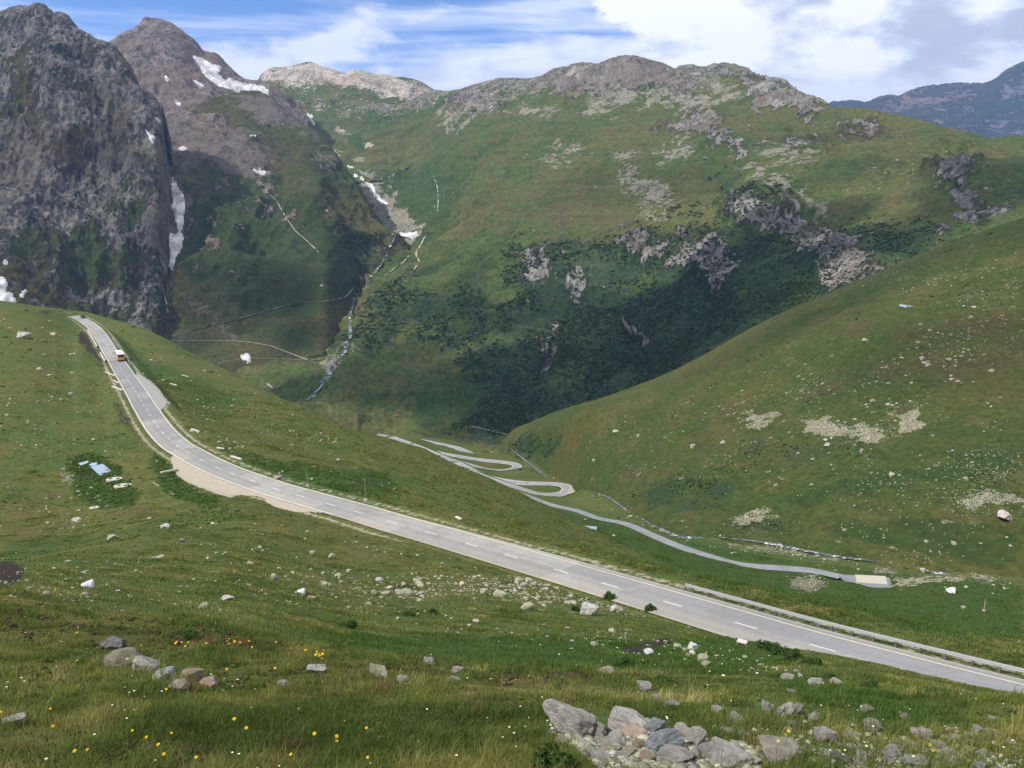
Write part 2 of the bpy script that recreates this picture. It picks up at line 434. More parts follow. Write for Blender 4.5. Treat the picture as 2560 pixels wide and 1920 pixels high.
PK = loft(KR, K_us, [40, 55, 60, 60, 60, 45], back=((60, -30), (150, -120), (300, -260)))
LR = [
 [(150,('z',-400),1250),(780,('z',-375),1250),(1080,('z',-420),1250)],
 [(150,880,1650),(430,880,1610),(600,870,1600),(700,880,1560),(800,890,1500),(886,800,1760),(1000,690,2020),(1080,('z',-330),2050)],
 [(150,770,1750),(430,760,1720),(600,720,1730),(700,740,1720),(800,780,1640),(886,720,1880),(1000,672,2040),(1080,('z',-320),2090)],
 [(150,640,1850),(430,620,1830),(600,580,1900),(700,590,1930),(800,660,1820),(886,650,1990),(1000,656,2060),(1080,('z',-310),2120)],
 [(150,520,2000),(430,500,1980),(600,470,2100),(700,480,2150),(800,550,2020),(886,590,2090),(1000,642,2080),(1080,('z',-300),2150)],
 [(150,430,2200),(430,420,2180),(600,380,2380),(700,400,2400),(800,470,2200),(886,540,2180),(1000,630,2100),(1080,('z',-290),2180)],
 [(150,370,2420),(430,360,2420),(600,320,2620),(700,340,2620),(800,410,2380),(886,505,2250),(1000,622,2120),(1080,('z',-285),2200)],
 [(150,330,2600),(430,320,2600),(600,270,2850),(667,262,2870),(700,300,2780),(800,370,2520),(886,480,2310),(1000,616,2135),(1080,('z',-280),2220)],
 [(150,300,2800),(430,300,2800),(600,237,3050),(667,238,2980),(717,296,2880),(760,325,2740),(802,351,2620),(844,406,2470),(886,465,2350),(930,540,2260),(1000,611,2150),(1040,645,2150),(1080,('z',-280),2240)],
]
L_us = np.arange(150, 1081, 3.0)
PL = loft(LR, L_us, [60, 50, 55, 50, 45, 40, 40, 35], back=((120, -50), (260, -130), (400, -200)))
PR = [
 [(150,360,2550),(274,350,2600),(367,345,2620),(440,340,2640),(500,340,2680),(603,310,2780),(660,300,2850),(760,340,2900)],
 [(150,280,2850),(274,260,2850),(367,250,2880),(440,255,2900),(500,262,2920),(603,262,2980),(660,260,3000),(760,310,3050)],
 [(150,220,3050),(274,180,3100),(367,145,3130),(440,160,3130),(500,190,3170),(603,230,3180),(660,232,3200),(760,290,3200)],
 [(150,180,3250),(230,130,3280),(274,114,3300),(310,88,3320),(340,70,3340),(356,56,3345),(367,45,3350),(378,49,3355),(400,53,3365),(425,60,3370),(443,74,3380),(470,95,3390),(485,109,3395),(506,135,3400),(536,140,3400),(561,166,3410),(603,204,3420),(624,208,3430),(660,212,3440),(700,240,3440),(760,280,3400)],
]
P_us = np.arange(150, 761, 2.5)
PP = loft(PR, P_us, [50, 60, 70], back=((80, -50), (250, -200)))
WR = [
 [(540,420,2900),(660,330,3150),(760,420,2900),(900,460,2820),(1091,400,2950),(1260,330,3100)],
 [(540,360,3300),(660,270,3450),(760,315,3350),(900,355,3250),(1091,325,3350),(1260,280,3400)],
 [(540,300,3700),(660,220,3780),(760,232,3750),(900,262,3650),(1091,272,3700),(1260,250,3700)],
 [(540,290,4000),(600,245,4020),(645,207,4050),(660,186,4060),(675,173,4080),(720,168,4090),(760,160,4100),(775,157,4100),(802,169,4080),(835,176,4060),(865,186,4050),(876,178,4040),(886,177,4030),(905,180,4020),(939,188,4010),(990,193,4000),(1032,199,3980),(1053,207,3970),(1091,228,3960),(1112,231,3960),(1159,229,3950),(1260,225,3950)],
]
W_us = np.arange(540, 1261, 2.5)
PW = loft(WR, W_us, [50, 60, 65], back=((150, -50), (300, -250)))
MR = [
 [(1800,520,5200),(3400,520,5200)],
 [(1800,400,6400),(2100,390,6400),(2560,380,6300),(3400,380,6300)],
 [(1800,330,7600),(2100,320,7600),(2560,290,7600),(3400,290,7600)],
 [(1800,290,9000),(1980,270,9000),(2061,257,9000),(2082,253,9000),(2166,249,9000),(2215,240,9000),(2251,236,9000),(2272,226,9000),(2314,215,9000),(2350,205,9000),(2398,200,9000),(2450,196,9000),(2504,180,9000),(2525,158,9000),(2560,142,9000),(2700,90,9000),(3000,120,9000),(3400,100,9000)],
]
M_us = np.arange(1800, 3401, 4.0)
PM = loft(MR, M_us, [40, 50, 60], back=((400, -200), (900, -700)))
# ------------------------------------------------------------------ relief of each mass
def relief(P, scale, amp, octs=4, rough=0.5, ridged=False, stretch=(1, 1, 1)):
    return amp * fbm(P * np.array(stretch), scale, octs, rough, ridged)


dist_A = np.hypot(PA[..., 0], PA[..., 1])
far_v = np.clip((dist_A - 330) / 150, 0, 1)
hum = relief(PA, 14, 1, 4) * np.clip(0.010 * dist_A, 0.05, 0.9) + relief(PA, 60, 1, 3) * np.clip(0.012 * dist_A - 0.4, 0, 2.2)
hum += relief(PA, 1.6, 0.10, 4) * np.clip(1.4 - dist_A / 60, 0, 1)
PA[..., 2] += hum * (1 - 0.85 * far_v) * np.clip((dist_A - 1) / 6, 0.15, 1)
dH = PH[..., 1]
PH[..., 2] += relief(PH, 24, 0.9, 4) + relief(PH, 90, 1.6, 3) * np.clip((dH - 260) / 120, 0, 1)

# valley roads: (u, v, forward distance)
HAIRPINS = [
 [(1135,1156,585),(1150,1163,575),(1193,1184,560),(1239,1199,553),(1294,1207,545),(1350,1209,536),(1396,1211,525),(1416,1216,517),(1421,1222,510),(1414,1231,500),(1396,1236,492),(1345,1237,485),(1294,1222,487),(1250,1208,490),(1218,1198,492),(1190,1187,500),(1160,1176,510)],
 [(975,1093,668),(1003,1103,655),(1054,1122,640),(1105,1143,628),(1132,1152,625),(1193,1166,628),(1244,1175,640),(1277,1174,655),(1291,1170,664),(1293,1165,672),(1285,1160,680),(1269,1157,685),(1193,1149,695),(1130,1139,705),(1097,1133,712),(1060,1126,720)],
 [(940,1087,850),(965,1091,840),(1016,1096,825),(1092,1109,800),(1142,1120,785),(1168,1131,772),(1182,1139,760)],
 [(1075,1098,870),(1097,1103,860),(1130,1110,850),(1193,1129,820),(1231,1136,805),(1250,1139,797),(1257,1143,788),(1252,1147,780),(1238,1149,774)],
]
THIN = [(1235,1214,452),(1255,1221,440),(1307,1237,418),(1370,1260,390),(1446,1278,362),(1500,1297,338),(1559,1308,322),(1644,1344,294),(1700,1367,281),(1762,1388,270),(1859,1414,259),(1945,1420,255),(2038,1427,252),(2091,1440,245),(2140,1450,241),(2200,1457,238)]


def line3(pts, step, it):
    a = np.array(pts, float)
    return smooth_line(pix(a[:, 0], a[:, 1], a[:, 2]), step, it)


HP = [line3(h, 2.0, 5) for h in HAIRPINS]
TH = line3(THIN, 2.0, 6)


def conform(P, line, flat, blend, dz=0.0):
    """level the ground under a road line"""
    n = 24
    X = P.reshape(-1, 3); best = np.full(len(X), 1e9); zz = np.zeros(len(X))
    for a in range(0, len(line), n):
        seg = line[a:a + n + 1]
        lo, hi = seg.min(0) - flat - blend, seg.max(0) + flat + blend
        idx = np.nonzero((X[:, 0] > lo[0]) & (X[:, 0] < hi[0]) & (X[:, 1] > lo[1]) & (X[:, 1] < hi[1]) & (np.abs(X[:, 2] - seg[:, 2].mean()) < 40))[0]
        if not len(idx): continue
        d = np.hypot(X[idx, 0:1] - seg[:, 0], X[idx, 1:2] - seg[:, 1])
        k = d.argmin(1); dm = d[np.arange(len(idx)), k]
        m = dm < best[idx]
        best[idx[m]] = dm[m]; zz[idx[m]] = seg[k[m], 2]
    w = np.clip(1 - (best - flat) / blend, 0, 1); w = w * w * (3 - 2 * w)
    X[:, 2] = X[:, 2] * (1 - w) + (zz + dz) * w
    return best.reshape(P.shape[:2])


thin_d = conform(PA, TH, 3.2, 7.0, -0.15)
for h in HP:
    conform(PA, h, 5.2, 9.0, -0.25)
# flat pull-offs beside the main road, as photo outlines on the road's own plane
LAYBY = [(424,1141),(431,1168),(438,1186),(462,1204),(500,1221),(545,1237),(580,1247),(592,1242),(612,1240),(645,1243),(660,1247),(662,1256),(690,1270),(740,1282),(800,1284),(845,1291),(870,1290),(800,1262),(720,1243),(640,1216),(560,1187),(490,1156),(445,1126)]
LAYBY_Z = -54.6
PULLOFF = [(330,924),(352,935),(376,952),(398,972),(414,995),(430,1009),(428,1013),(419,1017),(405,1030),(398,1028),(380,1003),(360,972),(344,948)]


def plane_pts(px):
    """lift photo points onto the road's height at the nearest road station"""
    px = np.array(px, float); ru, rv = proj(ROAD); out = []
    for u, v in px:
        k = int(np.argmin((ru - u) ** 2 + (rv - v) ** 2)); z = ROAD[k, 2]
        for _ in range(3):
            p = pix(u, v, z / tan_el(v)); k = int(np.argmin((ROAD[:, 0] - p[0]) ** 2 + (ROAD[:, 1] - p[1]) ** 2)); z = ROAD[k, 2]
        out.append(p)
    return np.array(out)


def conform_poly(P, poly, blend):
    X = P.reshape(-1, 3); c = poly.mean(0); r = np.abs(poly - c).max() + blend + 2
    idx = np.nonzero((np.abs(X[:, 0] - c[0]) < r) & (np.abs(X[:, 1] - c[1]) < r) & (np.abs(X[:, 2] - c[2]) < 30))[0]
    w = poly_weight(X[idx, 0] + 0.0, X[idx, 1] + 0.0, [(a, b) for a, b, _ in offset_poly(poly, blend * 0.5)], blend * 0.5)
    d2 = (X[idx, 0:1] - poly[:, 0]) ** 2 + (X[idx, 1:2] - poly[:, 1]) ** 2
    ww = 1 / (d2 + 4); z = (ww * poly[:, 2]).sum(1) / ww.sum(1) - 0.14
    X[idx, 2] = X[idx, 2] * (1 - w) + z * w


def offset_poly(poly, r):
    c = poly.mean(0); q = poly.copy(); dv = poly - c; n = np.linalg.norm(dv[:, :2], axis=1, keepdims=True)
    q[:, :2] += dv[:, :2] / n * r
    return q


LB, PO = plane_pts(LAYBY), plane_pts(PULLOFF)
conform_poly(PA, LB, 4.0); conform_poly(PA, PO, 4.0)
PAD = np.array([pix(u, v, d) for u, v, d in [(2095,1436,246),(2135,1439,246),(2180,1441,246),(2223,1444,245),(2232,1468,235),(2215,1472,233),(2170,1471,233),(2140,1463,236),(2110,1450,241)]])
_A = np.c_[PAD[:, :2], np.ones(len(PAD))]; PLN, *_ = np.linalg.lstsq(_A, PAD[:, 2], rcond=None)
def on_pad(u, v):
    d = pix(u, v, 1.0); k = PLN[2] / (d[2] - PLN[0] * d[0] - PLN[1] * d[1]); return d * k
PAD[:, 2] = _A @ PLN
conform_poly(PA, PAD, 5.0); conform(PA, TH[:-8], 3.0, 8.0, -0.15)
road_d = conform(PA, ROAD[34:], 3.6, 7.0, -0.12)
ZBED = -0.12

# ------------------------------------------------------------------ ground cover zones (photo outlines carried onto the ground)
def warped(P, amt):
    u, v = proj(P); s = np.maximum(P[..., 1], 4)[..., None]
    q = np.log(s) * 6
    w1 = fbm(P, 0.02 * np.median(s), 4, 0.6); w2 = fbm(P + 91.7, 0.02 * np.median(s), 4, 0.6)
    return u, v, u + amt * w1 * 2, v + amt * w2 * 1.5


def zones(P, spec, amt):
    """spec: {channel: [(weight, feather, polygon), ...]}"""
    u, v, wu, wv = warped(P, amt)
    res = {}
    for ch, polys in spec.items():
        a = np.zeros(u.shape)
        for wgt, fe, poly in polys:
            a = np.maximum(a, wgt * poly_weight(wu, wv, poly, fe))
        res[ch] = a
    return res, u, v


def line_zone(P, pts, width, feather, amt=0.0):
    u, v, wu, wv = warped(P, amt)
    return line_weight(wu, wv, pts, width, feather)


# ------------------------------------------------------------------ ground material
def ground_mat(name, cell, fine, tint=(1, 1, 1), rockcol=((.055, .052, .05), (.17, .155, .14), (.30, .275, .24)), streak=(0.05, 0.05, 0.012), rock_tint2=(.20, .13, .08), bumpd=0.3, tilt=0.0, rills=0.0, terr=0.0, stonecol=((.17, .165, .11), (.36, .345, .215)), screecol=((.10, .09, .065), (.27, .245, .165))):
    """grass, heath, scrub, scree and rock mixed by two zone attributes: za = rock, scree, scrub, heath; zb = bare, lush, stones, tan"""
    m, t = new_mat(name)
    pos = t.node('ShaderNodeNewGeometry').outputs['Position']
    za = t.node('ShaderNodeAttribute', attribute_name='za'); zb = t.node('ShaderNodeAttribute', attribute_name='zb')
    A = t.node('ShaderNodeSeparateColor', {'Color': za.outputs['Color']}).outputs; heath = za.outputs['Alpha']
    B = t.node('ShaderNodeSeparateColor', {'Color': zb.outputs['Color']}).outputs; tan = zb.outputs['Alpha']
    rock, scree, scrub = A[0], A[1], A[2]; bare, lush, stones = B[0], B[1], B[2]
    n_big = t.noise(pos, 0.035 / fine, 5, 0.6); n_mid = t.noise(pos, 0.17 / fine, 6, 0.62); n_fin = t.noise(pos, 1.1 / fine, 7, 0.68)
    n_tuf = t.noise(pos, 4.5 / fine, 4, 0.7)
    T = lambda c: tuple(a * b for a, b in zip(c, tint))
    olive = t.mix(n_mid, T((.096, .104, .026)), T((.140, .144, .038)))
    green = t.mix(n_fin, T((.046, .084, .018)), T((.092, .140, .030)))
    g = t.mix(t.step(t.math('ADD', t.math('MULTIPLY', n_big, 0.6), t.math('MULTIPLY', n_mid, 0.4)), 0.42, 0.60), green, olive)
    straw = t.step(t.math('ADD', n_fin, t.math('MULTIPLY', n_mid, 0.4)), 0.76, 0.92)
    g = t.mix(t.math('MULTIPLY', straw, 0.55), g, T((.19, .165, .062)))
    dark = t.step(t.math('ADD', n_fin, t.math('MULTIPLY', n_tuf, 0.5)), 0.78, 0.58)
    g = t.mix(t.math('MULTIPLY', dark, 0.6), g, T((.030, .042, .013)))
    hm = t.step(t.math('ADD', heath, t.math('MULTIPLY', t.math('SUBTRACT', n_mid, 0.5), 1.6)), 0.35, 0.75)
    g = t.mix(t.math('MULTIPLY', hm, 0.75), g, t.mix(n_fin, T((.066, .058, .024)), T((.130, .112, .046))))
    lm = t.step(t.math('ADD', lush, t.math('MULTIPLY', t.math('SUBTRACT', n_mid, 0.5), 0.9)), 0.35, 0.7)
    g = t.mix(t.math('MULTIPLY', lm, 0.85), g, t.mix(n_fin, T((.022, .052, .012)), T((.058, .112, .022))))
    sm = t.step(t.math('ADD', scrub, t.math('ADD', t.math('MULTIPLY', t.math('SUBTRACT', n_mid, 0.5), 2.2), t.math('MULTIPLY', t.math('SUBTRACT', n_fin, 0.5), 2.4))), 0.46, 0.62)
    g = t.mix(sm, g, t.mix(n_fin, (.020, .040, .019), (.050, .084, .034)))
    tn = t.step(t.math('ADD', tan, t.math('MULTIPLY', t.math('SUBTRACT', n_fin, 0.5), 1.2)), 0.40, 0.62)
    g = t.mix(t.math('MULTIPLY', tn, 0.9), g, t.mix(n_tuf, (.26, .22, .15), (.42, .36, .26)))
    br = t.step(t.math('ADD', bare, t.math('MULTIPLY', t.math('SUBTRACT', n_fin, 0.5), 1.2)), 0.42, 0.62)
    g = t.mix(br, g, t.mix(n_tuf, (.016, .013, .011), (.060, .046, .034)))
    sc = t.step(t.math('ADD', scree, t.math('ADD', t.math('MULTIPLY', t.math('SUBTRACT', n_mid, 0.5), 1.8), t.math('MULTIPLY', t.math('SUBTRACT', n_fin, 0.5), 2.4))), 0.48, 0.66)
    g = t.mix(sc, g, t.mix(t.step(n_tuf, 0.3, 0.7), *screecol))
    # scattered stones, cell by cell
    clus = t.step(t.math('ADD', t.noise(pos, .06 / fine, 5, .65), t.math('MULTIPLY', stones, .12)), .46, .68)
    def stonelayer(g, size, gain):
        vo = t.node('ShaderNodeTexVoronoi', {'Vector': pos, 'Scale': 1.0 / size, 'Randomness': 1.0})
        rnd = t.node('ShaderNodeSeparateColor', {'Color': vo.outputs['Color']}).outputs
        on = t.math('LESS_THAN', rnd[0], t.math('MULTIPLY', t.math('MULTIPLY', stones, gain), clus))
        rad = t.math('ADD', t.math('MULTIPLY', t.math('POWER', rnd[1], 2.2), 0.27), 0.08)
        wob = t.math('MULTIPLY', t.math('SUBTRACT', t.noise(pos, 3.2 / size, 3, 0.6), 0.5), 0.30)
        msk = t.math('MULTIPLY', on, t.math('LESS_THAN', t.math('ADD', vo.outputs['Distance'], wob), rad))
        return t.mix(msk, g, t.mix(rnd[2], *stonecol))
    g = stonelayer(g, cell, 1.0); g = stonelayer(g, cell * 0.42, 0.7)
    # rock
    rp = t.node('ShaderNodeMapping', {'Vector': pos, 'Rotation': (0, R(tilt), 0)}).outputs[0]
    sp = t.scale(rp, streak)
    r1 = t.noise(sp, 1.0, 8, 0.66, 0.3); r2 = t.noise(t.scale(rp, tuple(7 * s for s in streak)), 1.0, 6, 0.66, 0.2); r3 = t.noise(pos, 0.9 / fine, 7, 0.7)
    rv = t.math('ADD', t.math('ADD', t.math('MULTIPLY', r1, 0.40), t.math('MULTIPLY', r2, 0.46)), t.math('MULTIPLY', r3, 0.14))
    rc = t.ramp(rv, [(0.41, rockcol[0]), (0.50, rockcol[1]), (0.59, rockcol[2])])
    rc = t.mix(t.math('MULTIPLY', t.step(n_big, 0.46, 0.60), 0.7), rc, t.mix(rv, tuple(c * .5 for c in rock_tint2), tuple(c * 1.5 for c in rock_tint2)))
    rm = t.step(t.math('ADD', rock, t.math('ADD', t.math('MULTIPLY', t.math('SUBTRACT', r2, 0.5), 1.1), t.math('ADD', t.math('MULTIPLY', t.math('SUBTRACT', r1, 0.5), 1.2), t.math('MULTIPLY', t.math('SUBTRACT', n_mid, 0.5), 1.1)))), 0.44, 0.60)
    if rills:
        g = t.mix(t.math('MULTIPLY', t.step(r2, .53, .40), rills), g, t.mix(.6, g, (.012, .020, .008)))
        g = t.mix(t.math('MULTIPLY', t.step(r3, .56, .68), rills * .55), g, T((.20, .185, .095)))
    if terr:
        band = t.noise(t.scale(pos, (.05 / fine, .05 / fine, 1.5 / fine)), 1.0, 4, .6)
        g = t.mix(t.math('MULTIPLY', t.step(band, .52, .42), terr), g, t.mix(.65, g, (.018, .022, .009)))
        g = t.mix(t.math('MULTIPLY', t.step(band, .56, .66), terr * .6), g, T((.175, .155, .07)))
    c = t.mix(rm, g, rc)
    h = t.math('ADD', t.math('MULTIPLY', n_fin, 0.6), t.math('MULTIPLY', n_tuf, 0.4))
    h = t.math('ADD', h, t.math('MULTIPLY', rm, t.math('MULTIPLY', t.math('ADD', r2, r3), 2.2)))
    bump = t.node('ShaderNodeBump', {'Strength': 0.9, 'Distance': bumpd, 'Height': h})
    b = t.node('ShaderNodeBsdfPrincipled', {'Base Color': c, 'Roughness': 0.95, 'Specular IOR Level': 0.12, 'Normal': bump.outputs[0]})
    t.node('ShaderNodeOutputMaterial', {'Surface': b.outputs[0]})
    return m


def ground_object(name, P, mat, z, kind='structure'):
    me = np_mesh(name, P.reshape(-1, 3), grid_faces(*P.shape[:2]), mat)
    g = lambda k: z.get(k, np.zeros(P.shape[:2])).ravel()
    set_color(me, 'za', np.stack([g('rock'), g('scree'), g('scrub'), g('heath')], -1))
    set_color(me, 'zb', np.stack([g('bare'), g('lush'), g('stones'), g('tan')], -1))
    o = link(bpy.data.objects.new(name, me))
    return tag(o, kind=kind)


def displace(P, amount):
    P += grid_normals(P) * amount[..., None]
# ------------------------------------------------------------------ near hillside
ZA, uA, vA = zones(PA, {
 'lush': [(.9, 14, [(430,1556),(700,1578),(1000,1590),(1400,1590),(1700,1600),(1900,1590),(2000,1660),(1800,1690),(1500,1672),(1100,1655),(900,1622),(600,1568)]),
          (1, 12, [(165,1150),(230,1135),(290,1165),(345,1240),(330,1265),(240,1275),(190,1240)]), (.9, 10, [(385,1130),(430,1170),(470,1215),(560,1255),(520,1270),(440,1250),(400,1215),(370,1160)]),
          (.85, 14, [(560,1110),(640,1140),(800,1170),(960,1175),(1000,1215),(960,1240),(800,1240),(680,1200),(600,1150)]),
          (.8, 20, [(1330,1245),(1600,1310),(2000,1400),(2560,1455),(2560,1600),(2300,1590),(2000,1500),(1700,1440),(1500,1340)]),
          (.7, 14, [(290,830),(380,905),(420,920),(400,960),(330,930),(290,880)]), (.6, 20, [(0,1340),(250,1330),(420,1290),(560,1280),(600,1295),(420,1320),(250,1360),(0,1420)]),
          (.8, 16, [(1900,1690),(2150,1700),(2400,1800),(2250,1850),(2100,1800),(1950,1740)]), (.55, 20, [(330,860),(480,930),(600,990),(560,1060),(450,1010),(380,930)])],
 'heath': [(.75, 30, [(-600,1490),(0,1490),(300,1530),(600,1570),(900,1625),(1200,1655),(1500,1675),(1700,1690),(1900,1720),(1500,1780),(1000,1790),(600,1720),(300,1640),(-600,1620)]),
           (.55, 30, [(-600,1700),(300,1800),(700,1860),(1200,1900),(900,1990),(-600,1990)]), (.8, 12, [(880,1292),(1200,1372),(1500,1450),(1680,1490),(1680,1462),(1400,1400),(1100,1325),(880,1270)]),
           (.7, 16, [(230,1230),(330,1240),(420,1290),(350,1320),(260,1300)]), (.6, 18, [(0,1260),(200,1270),(240,1320),(100,1360),(0,1340)]), (.5, 20, [(560,1262),(620,1270),(640,1290),(560,1300)])],
 'bare': [(1, 7, [(1562,1622),(1600,1606),(1680,1592),(1700,1600),(1660,1615),(1610,1630),(1575,1634)]), (1, 9, [(-100,1430),(20,1398),(55,1418),(62,1440),(20,1465),(-100,1480)]),
          (.8, 9, [(182,822),(215,832),(232,860),(258,900),(270,925),(250,920),(232,890),(200,862)]), (.8, 8, [(278,1000),(296,1010),(320,1050),(336,1075),(318,1070),(294,1040)]),
          (.55, 16, [(0,1800),(130,1820),(230,1880),(150,1940),(0,1900)]), (.5, 14, [(300,1850),(560,1850),(640,1900),(420,1920)]), (.7, 5, [(700,1255),(880,1290),(1000,1325),(1200,1385),(1210,1376),(1000,1312),(880,1275),(690,1228)])],
 'stones': [(.85, 40, [(700,1440),(900,1450),(1150,1450),(1350,1440),(1520,1480),(1650,1540),(1500,1560),(1200,1550),(900,1530),(700,1500)]), (.34, 40, [(0,1430),(300,1370),(700,1300),(1100,1400),(1500,1500),(1800,1600),(2000,1690),(1400,1600),(900,1580),(300,1520),(0,1500)]),
            (.9, 14, [(1290,1460),(1420,1465),(1510,1490),(1560,1520),(1450,1510),(1330,1490)]), (.8, 30, [(1750,1740),(2100,1740),(2560,1840),(2560,1960),(2000,1960),(1800,1820)]),
            (.28, 30, [(0,760),(500,900),(900,1080),(1000,1250),(700,1210),(420,1060),(250,820)]), (.22, 40, [(0,800),(180,830),(400,1150),(200,1350),(0,1380)]), (.5, 20, [(1340,1180),(1480,1225),(1700,1340),(2200,1400),(2560,1440),(2560,1480),(2200,1440),(1650,1340),(1450,1235)])],
 'scree': [(.95, 10, [(1400,1800),(1560,1810),(1760,1850),(1900,1885),(1900,1960),(1500,1960),(1430,1880)]), (1, 5, [(1968,1455),(2000,1440),(2040,1442),(2070,1460),(2045,1472),(2030,1484),(1990,1474)]), (.85, 5, [(1600,1308),(1640,1322),(1700,1345),(1735,1352),(1660,1330),(1600,1300)]), (.9, 5, [(2180,1420),(2225,1418),(2240,1430),(2200,1436)]), (.9, 5, [(2420,1440),(2450,1436),(2490,1452),(2470,1458)]),
           (.75, 5, [(1800,1352),(1900,1362),(2000,1378),(2100,1395),(2100,1402),(1990,1388),(1900,1378),(1830,1368)]), (.75, 8, [(150,1165),(190,1190),(170,1210),(150,1190)])],
 'tan': [(.8, 4, [(2230,1450),(2310,1442),(2400,1440),(2440,1446),(2350,1452),(2290,1460),(2232,1470)])],
}, 14)
ZA['heath'] = np.maximum(ZA['heath'] * .85, 0.28)
ZA['heath'] = np.where(ZA['lush'] > 0.3, ZA['heath'] * 0.4, ZA['heath'])
edge = np.clip(1 - np.abs(road_d - 4.6) / 1.6, 0, 1)
ZA['tan'] = np.maximum(ZA['tan'], 0.62 * edge * (dist_A > 45))
for h in HP + [TH]: pass
m_near = ground_mat('meadow_ground', 0.85, 1.0, tint=(1.0, .94, 1.0), bumpd=0.12)
HILLSIDE = ground_object('hillside_ground', PA, m_near, ZA)

# ------------------------------------------------------------------ hill across the stream
for c in range(PH.shape[1]):
    k = np.clip((1300 - H_us[c]) / 60, 0, 1); PH[:, c, 2] -= 30 * k * k
ZH, uH, vH = zones(PH, {
 'stones': [(1, 22, [(2000,1055),(2060,1030),(2150,1012),(2300,1010),(2330,1050),(2270,1085),(2180,1110),(2090,1095),(2010,1075)]), (.9, 20, [(1860,1050),(1960,1020),(2000,1040),(1900,1070)]),
            (.75, 30, [(2080,1000),(2140,930),(2230,880),(2330,800),(2560,760),(2560,980),(2300,960),(2150,985)]), (.9, 30, [(2400,1260),(2440,1180),(2560,1080),(2560,1290),(2440,1280)]),
            (.75, 14, [(2170,710),(2300,690),(2560,640),(2560,690),(2320,720),(2190,722)]), (.7, 18, [(2250,800),(2560,700),(2560,760),(2280,830)]), (.5, 40, [(1400,1120),(1700,1010),(2100,850),(2560,900),(2560,1300),(2100,1260),(1700,1200)]),
            (.42, 30, [(1700,1290),(2560,1330),(2560,1450),(1700,1330)]), (.7, 24, [(1760,1330),(1860,1280),(1960,1290),(2120,1380),(1900,1352)])],
 'scree': [(.95, 12, [(2005,1055),(2060,1040),(2110,1060),(2120,1085),(2080,1092),(2030,1075)]), (.9, 10, [(2100,1085),(2150,1072),(2195,1080),(2160,1100),(2110,1105)]), (.85, 10, [(2230,1040),(2290,1020),(2315,1045),(2285,1070),(2250,1070)]), (.7, 10, [(1855,1060),(1880,1040),(1945,1035),(1940,1050),(1880,1065)]), (.9, 12, [(2410,1255),(2440,1240),(2560,1235),(2560,1255),(2480,1252),(2430,1264)]), (.65, 14, [(2430,1230),(2480,1215),(2480,1230)]),
           (.5, 12, [(1820,1290),(1900,1265),(1960,1285),(1940,1300),(1850,1310)])],
 'heath': [(.8, 40, [(1500,1180),(1620,1090),(1800,1000),(2000,930),(2300,880),(2560,850),(2560,990),(2200,985),(1900,1030),(1700,1110)]), (.9, 40, [(2000,800),(2300,775),(2560,770),(2560,860),(2250,870),(2050,860)]), (.7, 30, [(1420,1120),(1560,1200),(1700,1280),(1900,1310),(1800,1250),(1600,1150)]), (.6, 30, [(1850,1280),(2000,1270),(2560,1330),(2560,1400),(2000,1340)])],
 'lush': [(.7, 30, [(1900,1230),(2200,1170),(2560,1100),(2560,1180),(2200,1230),(2000,1280)]), (.7, 30, [(2050,1290),(2300,1300),(2560,1330),(2560,1420),(2250,1390),(2080,1350)]), (.6, 30, [(1900,830),(2200,700),(2560,590),(2560,630),(2250,740),(2000,830)])],
 'scrub': [(.75, 10, [(1270,1112),(1330,1085),(1400,1100),(1390,1130),(1330,1150),(1290,1145)]), (.55, 20, [(1560,1240),(1700,1180),(1850,1210),(1800,1270),(1650,1280)]), (.5, 24, [(1750,1330),(1900,1270),(2000,1300),(1950,1340)]), (.4, 30, [(1700,1120),(1900,1090),(2150,1110),(2200,1150),(1900,1160)])],
}, 24)
ZH['heath'] = np.maximum(ZH['heath'] * .62, 0.26); ZH['stones'] = ZH['stones'] * .8
m_hill = ground_mat('hill_ground', 3.6, 3.4, tint=(.80, .75, .78), bumpd=1.3, rills=.35, terr=.16, stonecol=((.17, .165, .10), (.34, .33, .20)), screecol=((.16, .145, .085), (.46, .42, .26)))
HILL = ground_object('hill_ground', PH, m_hill, ZH)

